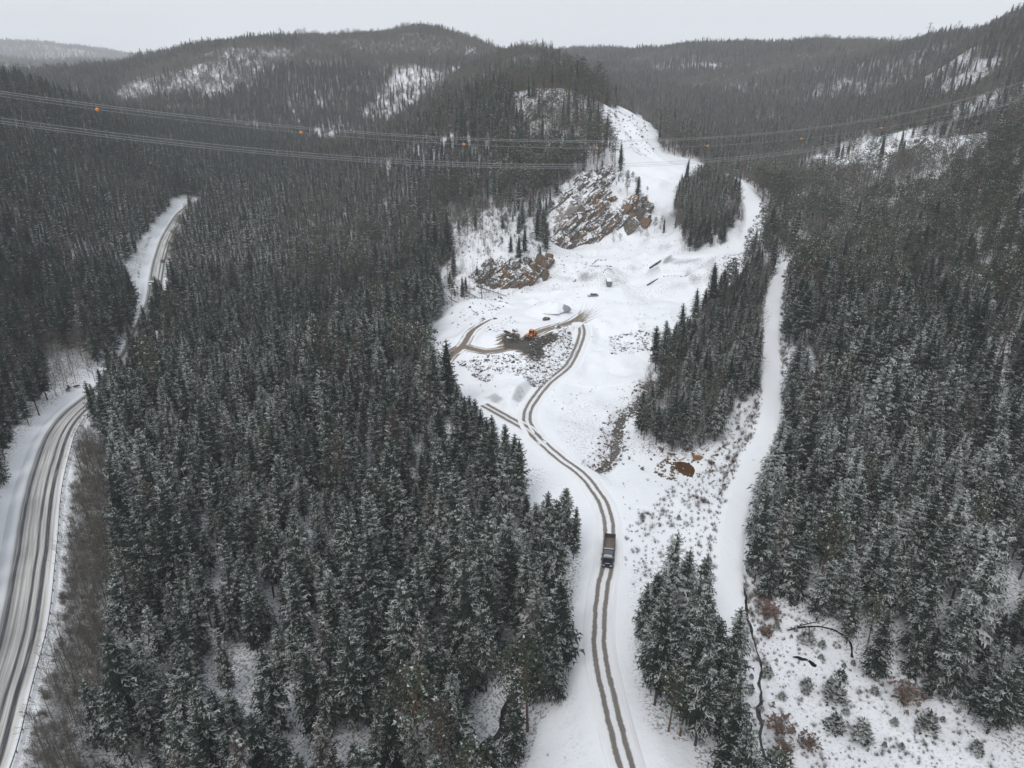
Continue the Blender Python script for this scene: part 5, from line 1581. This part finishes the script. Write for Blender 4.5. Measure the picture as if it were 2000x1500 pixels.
for k, (vs, dy, dz, nm) in enumerate([(UP, 0, .0, 'upper cable of the upper bundle'), (UP, 0, -.55, 'lower cable of the upper bundle'), (LOW, 0, .8, 'top cable of the lower bundle'), (LOW, 0, 0, 'middle cable of the lower bundle'), (LOW, 0, -.6, 'bottom cable of the lower bundle')]):
    wire(vs, .048, f'{nm} of the power line across the valley', 0, dy, dz)
BALL = [(190, 214), (900, 282), (1721, 250)]
Pb, cob = wire(BALL, .035, 'thin earth wire carrying orange marker balls', 0, 0, 0)
MT['ball'] = M_('orange_marker', (.62, .22, .035), .5, var=.1)
BW = [(278, 172), (808, 231), (1756, 198)]
def marker(t, co, mat, label, nm='marker_ball'):
    dep = Z0 * (1 + .126 * t); h = np.polyval(co, t)
    bm = bmesh.new(); bmesh.ops.create_uvsphere(bm, u_segments=16, v_segments=10, radius=.5)
    me = bpy.data.meshes.new(nm); bm.to_mesh(me); bm.free(); me.materials.append(mat)
    me.polygons.foreach_set('use_smooth', [True] * len(me.polygons))
    o = bpy.data.objects.new(nm, me); COL.objects.link(o)
    o.location = ((-.5836 + .2494 * t) * Z0, (dep + (h - CAM_Z) * sp) / cp, h)
    tag(o, label, 'marker ball', 'marker balls on the power line')
    c = MB().cyl((0, 0, 0), (.9, .45, 0), .09, 1.1, 8).build('clamp', MT['wire'], o)
for k, w_ in enumerate(('first', 'second', 'third', 'fourth', 'fifth', 'sixth', 'seventh')):
    marker(k, cob, MT['ball'], f'{w_} orange marker ball from the left on the power line')
for u, v, w_ in ((808, 231, 'above the forest in the middle'),):
    pass

# pylon on the far right ridge
def pylon():
    d = ray(1808, 92); r = 1480.0; t = r / math.hypot(d[0], d[1]); x, y = d[0] * t, d[1] * t; z = hz1(x, y)
    o = empty('power_pylon', (x, y, z - 1)); tag(o, 'thin lattice pylon rising above the ridge at upper right', 'pylon')
    H = 46
    for sx in (-1, 1):
        for sy in (-1, 1):
            V, F = [], []; tube(V, F, (sx * 3, sy * 3, 0), (sx * .5, sy * .5, H), .22, .15, 4); mesh_obj('leg', V, F, MT['wire'], o)
    V, F = [], []
    for k in range(9):
        f0, f1 = k / 9, (k + 1) / 9
        for (ax, ay), (bx, by) in (((-1, -1), (1, -1)), ((1, -1), (1, 1)), ((1, 1), (-1, 1)), ((-1, 1), (-1, -1))):
            w0, w1 = 3 - 2.5 * f0, 3 - 2.5 * f1
            tube(V, F, (ax * w0, ay * w0, f0 * H), (bx * w1, by * w1, f1 * H), .1, .1, 3); tube(V, F, (bx * w0, by * w0, f0 * H), (ax * w1, ay * w1, f1 * H), .1, .1, 3)
    mesh_obj('lattice', V, F, MT['wire'], o)
    for h, w in ((H - 1, 5), (H - 7, 7)):
        V, F = [], []; tube(V, F, (-w, 0, h), (w, 0, h), .25, .25, 4); tube(V, F, (-w, 0, h), (0, 0, h + 2), .12, .12, 3); tube(V, F, (w, 0, h), (0, 0, h + 2), .12, .12, 3); mesh_obj('cross_arm', V, F, MT['wire'], o)
pylon()

# ------------------------------------------------------------------ fallen logs
def log(u0, v0, u1, v1, r, label, lift=.3, mat='bark'):
    a, b = spot(u0, v0), spot(u1, v1)
    a[2] += lift; b[2] += lift
    V, F = [], []
    o = a.copy(); q = 7
    m = (a + b) / 2 + np.array([rg.uniform(-.3, .3), rg.uniform(-.3, .3), .1])
    tube(V, F, a - o, m - o, r, r * .8, q); tube(V, F, m - o, b - o, r * .8, r * .45, q)
    for k in range(5):
        f = rg.uniform(.35, .95); c = (a + (b - a) * f) - o
        tube(V, F, c, c + np.array([rg.uniform(-1, 1), rg.uniform(-1, 1), rg.uniform(.3, 1.2)]), .05, .02, 3)
    ob = mesh_obj('fallen_log', V, F, MT[mat]); ob.location = tuple(o)
    tag(ob, label, 'log')
MT['snow_log'] = M_('snowy_dark_log', (.06, .05, .045), .9, snow=.35)
log(1270, 525, 1291, 510, .75, 'thick dark log lying on the quarry snow right of the container', .4)
log(1264, 558, 1285, 545, .4, 'thinner log on the snow below the thick dark one', .3)
log(1537, 1232, 1600, 1215, .28, 'fallen trunk at the top of the clearing', .3, 'snow_log')
log(880, 585, 935, 615, .3, 'long fallen trunk below the left rock ledge', .4, 'snow_log')
log(900, 565, 965, 600, .3, 'fallen trunk across the stones below the ledge', .4, 'snow_log')
log(930, 560, 990, 580, .28, 'fallen trunk beside the dark rock ledge', .4, 'snow_log')
log(1008, 1300, 1030, 1245, .22, 'leaning dead trunk above the dark brook', .5, 'snow_log')
log(440, 1375, 475, 1385, .3, 'fallen trunk in the gap at the lower left', .3, 'snow_log')

# ------------------------------------------------------------------ shrubs
def shrub_mesh(seed, H=1.3, n=30, spread=.75, wd=.015, fuzz=0):
    rg2 = random.Random(seed); V, F = [], []
    def sl(p, q_, w_):
        d = q_ - p; a = np.cross(d, (rg2.gauss(0, 1), rg2.gauss(0, 1), rg2.gauss(0, 1))); a /= np.linalg.norm(a) + 1e-9
        s = len(V); V.extend([p + a * w_, p - a * w_, q_]); F.append((s, s + 1, s + 2))
    for i in range(n):
        an = rg2.uniform(0, 6.28); k = rg2.uniform(0, spread)
        p = np.array((rg2.gauss(0, .15), rg2.gauss(0, .15), -.1)); q_ = p + np.array((math.cos(an) * k, math.sin(an) * k, 1.0)) * H * rg2.uniform(.5, 1.1)
        sl(p, q_, wd)
        for j in range(4):
            f = rg2.uniform(.35, .95); b = p + (q_ - p) * f
            sl(b, b + np.array((rg2.gauss(0, .3), rg2.gauss(0, .3), rg2.uniform(.05, .45))) * H * .8, wd * .8)
    for i in range(fuzz):
        c = np.array((rg2.gauss(0, .35), rg2.gauss(0, .35), rg2.uniform(.2, .95))) * H
        d = np.array((rg2.gauss(0, 1), rg2.gauss(0, 1), rg2.gauss(0, .6))) * .16
        e = np.cross(d, (0, .3, 1)) * .6
        s = len(V); V.extend([c - e, c + e, c + d * 1.6]); F.append((s, s + 1, s + 2))
    return V, F
SHR = [data_mesh('crown', *shrub_mesh(200 + i, [1.2, 1.7, .9, 1.4][i]), MT['twig']) for i in range(4)]
RED = [data_mesh('crown', *shrub_mesh(210 + i, [1.7, 1.3, 2.0][i], 60, .7, .024, 150), MT['red_twig']) for i in range(3)]
def juniper(seed):
    rg2 = random.Random(seed); V, F, S = [], [], []
    for i in range(260):
        t = rg2.random(); an = rg2.uniform(0, 6.28); rad = (1 - t) * .75 * rg2.uniform(.3, 1.1) + .1
        c = np.array((rad * math.cos(an), rad * math.sin(an), t * 1.7 + .05)); d = np.array((math.cos(an) * .3, math.sin(an) * .3, rg2.uniform(-.1, .4))); e = np.array((-math.sin(an), math.cos(an), 0)) * .13
        s = len(V); V.extend([c - e, c + e, c + d]); F.append((s, s + 1, s + 2)); S.append(rg2.random())
    return V, F, S
JUN = []
for i in range(3):
    V_, F_, S_ = juniper(230 + i); JUN.append(data_mesh('crown', V_, F_, MT['spruce'], S_))

def shrub(name, me, x, y, s, label, group):
    o = empty(name, (x, y, hz1(x, y) - .05), rg.uniform(0, 6.28)); o.scale = (s, s, s)
    c = bpy.data.objects.new(me.name.split('.')[0], me); COL.objects.link(c); c.parent = o
    tag(o, label, 'shrub', group)
    return o
first = {}
def bushes(pix, name, meshes, smin, smax, label, group):
    for k, (u, v) in enumerate(pix):
        p = hit(u, v, HFIN)
        o = shrub(name, meshes[k % len(meshes)], p[0], p[1], rg.uniform(smin, smax), label[k] if isinstance(label, list) else label, group)
        first.setdefault((name, k % len(meshes)), o)
bushes([(1495, 1172), (1838, 1352), (1765, 1372), (1580, 1458), (1530, 1470), (1520, 1430), (1498, 1205), (1495, 1240)], 'russet_bush', RED, 1.2, 2.2,
       ['russet leafless bush at the top left corner of the clearing', 'large round russet bush under the spruces on the clearing edge', 'small russet bush beside the large round one', 'russet bush in the middle of the bottom edge', 'large russet bush beside the thin brook at the bottom', 'russet bush above the bottom one by the brook', 'russet bush just below the corner bush of the clearing', 'third russet bush down the brook'], 'russet bushes of the clearing')
bushes([(1498, 1320), (1574, 1345), (1632, 1372), (1628, 1425), (1640, 1330), (1810, 1425), (1905, 1468), (1625, 1355), (1680, 1445), (1575, 1255)], 'juniper', JUN, 1.3, 2.6, 'grey green juniper bush dotting the open clearing', 'junipers in the clearing')
cl = sample_poly(Z['clearing'], 150)
for k, (x, y) in enumerate(cl):
    u, v, d_ = project(x, y, hz1(x, y))
    if v > 1510 or u > 2005: continue
    m_ = SHR[k % 4] if k % 3 else JUN[k % 3]
    o = shrub('low_shrub' if k % 3 else 'juniper', m_, x, y, rg.uniform(.6, 1.3) if k % 3 else rg.uniform(.4, 1.0), 'low leafless shrub poking through the clearing snow' if k % 3 else 'grey green juniper bush dotting the open clearing', 'low shrubs in the clearing' if k % 3 else 'junipers in the clearing')
    first.setdefault(('low_shrub' if k % 3 else 'juniper', k % (4 if k % 3 else 3)), o)
bank = hitpoly([(1210, 1090), (1225, 1030), (1290, 960), (1330, 945), (1400, 880), (1445, 790), (1480, 790), (1478, 850), (1440, 930), (1415, 1060), (1400, 1150), (1330, 1130), (1240, 1170)])
bk = sample_poly(bank, 170)
for k, (x, y) in enumerate(bk):
    if polydist(np.array([x]), np.array([y]), snow_track.coarse)[0][0] < 4 or fbm(np.array([x]), np.array([y]), 16, 33, 2)[0] < .02: continue
    j = (2, 3, 4, 0, 2, 3, 1, 4, 3)[k % 9]
    me = JUN[k % 3] if j == 0 else RED[k % 3] if j == 1 else SHR[k % 4]
    o = shrub(('juniper', 'russet_bush', 'low_shrub', 'low_shrub', 'low_shrub')[j], me, x, y, rg.uniform(.4, .9) if j < 2 else rg.uniform(.7, 1.5), ('grey green juniper on the bank left of the snow track', 'russet bush on the bank left of the snow track', 'leafless shrub on the bank left of the snow track')[min(j, 2)], 'bushes on the bank left of the snow track')
src = [list(o.children) for (nm, k), o in first.items() if nm in ('low_shrub',)]
# fine scrub and grass tufts that poke through the snow everywhere
def scrub(name, poly, n, smin, smax, label, seedmask=None, side=4.0):
    q = sample_poly(poly, n)
    ok = np.ones(len(q), bool)
    for path, w in ((main_road, 6.5), (haul_road, 4.0), (loop_road, 4), (loop_spur, 4), (snow_track, side), (upper_track, 4.5)):
        ok &= polydist(q[:, 0], q[:, 1], path.coarse)[0] > w
    if seedmask: ok &= fbm(q[:, 0], q[:, 1], seedmask, 91, 3) > .05
    q = q[ok]
    scatter(name, np.column_stack([q, hz(q[:, 0], q[:, 1]) - .05]), rng.uniform(0, 6.28, len(q)), rng.uniform(smin, smax, len(q)), rng.integers(0, len(src), len(q)), src, label, 'scrub')
scrub('clearing_scrub', Z['clearing'], 900, .25, .7, 'fine twigs and dead grass poking through the clearing snow')
scrub('bank_scrub', bank, 600, .3, .9, 'fine twigs poking through the snow left of the snow track')
scrub('quarry_scrub', Z['quarry'], 2600, .2, .55, 'sparse dead weeds on the quarry snow', 40)
scrub('ledge_scrub', np.vstack([Z['ledge']]), 450, .5, 1.4, 'young birch twigs on the ledge slopes left of the quarry')
scrub('roadside_scrub', Z['brush'], 900, .6, 1.6, 'brown undergrowth filling the strip along the guard rail')

edge_ = np.vstack([snow_track.xy[::6] + snow_track.nor[::6] * 3.2, (snow_track.xy[::6] + snow_track.nor[::6] * 6.5)[::-1]])
scrub('track_scrub', edge_, 900, .4, 1.3, 'twigs and young scrub along the right edge of the snow track', None, 2.8)
edge_ = np.vstack([snow_track.xy[::6] - snow_track.nor[::6] * 3.2, (snow_track.xy[::6] - snow_track.nor[::6] * 5.5)[::-1]])
scrub('track_scrub', edge_, 500, .3, .9, 'twigs and young scrub along the left edge of the snow track', None, 2.8)

# lone trees one can point at
def lone(name, meshes, u, v, s, label, cat='tree'):
    p = spot(u, v); plant(name, meshes, p[0], p[1], p[2] - .1, rg.uniform(0, 6.28), s, label, cat, None)
lone('spruce_tree', SPR[5], 1245, 385, .95, 'lone spruce above the brown rock bluff')
lone('spruce_tree', SPR[6], 1211, 345, 1.15, 'tall slim spruce at the right foot of the knob')
lone('spruce_tree', SPR[2], 1049, 470, .95, 'tall dark spruce left of the rusty quarry face')
lone('spruce_tree', SPR[0], 886, 540, .95, 'dark spruce on the slope left of the ledge')
lone('spruce_tree', SPR[3], 1262, 850, .8, 'spruce at the near tip of the wooded strip beside the creek')

# ------------------------------------------------------------------ the air: light snow haze
def haze():
    bm = bmesh.new(); bmesh.ops.create_cube(bm, size=1)
    for v in bm.verts: v.co = Vector((v.co.x * 14400, v.co.y * 14400, (v.co.z + .5) * 420 - 60))
    me = bpy.data.meshes.new('haze'); bm.to_mesh(me); bm.free()
    m = bpy.data.materials.new('haze'); m.use_nodes = True; nt = m.node_tree; nt.nodes.clear()
    o_ = nt.nodes.new('ShaderNodeOutputMaterial'); v = nt.nodes.new('ShaderNodeVolumePrincipled')
    v.inputs['Color'].default_value = (.93, .95, .98, 1); v.inputs['Density'].default_value = 1.7e-4; v.inputs['Anisotropy'].default_value = 0.0
    nt.links.new(v.outputs[0], o_.inputs['Volume'])
    me.materials.append(m)
    o = bpy.data.objects.new('haze', me); COL.objects.link(o)
    tag(o, 'light snowfall haze filling the valley', 'haze', kind='stuff')
haze()
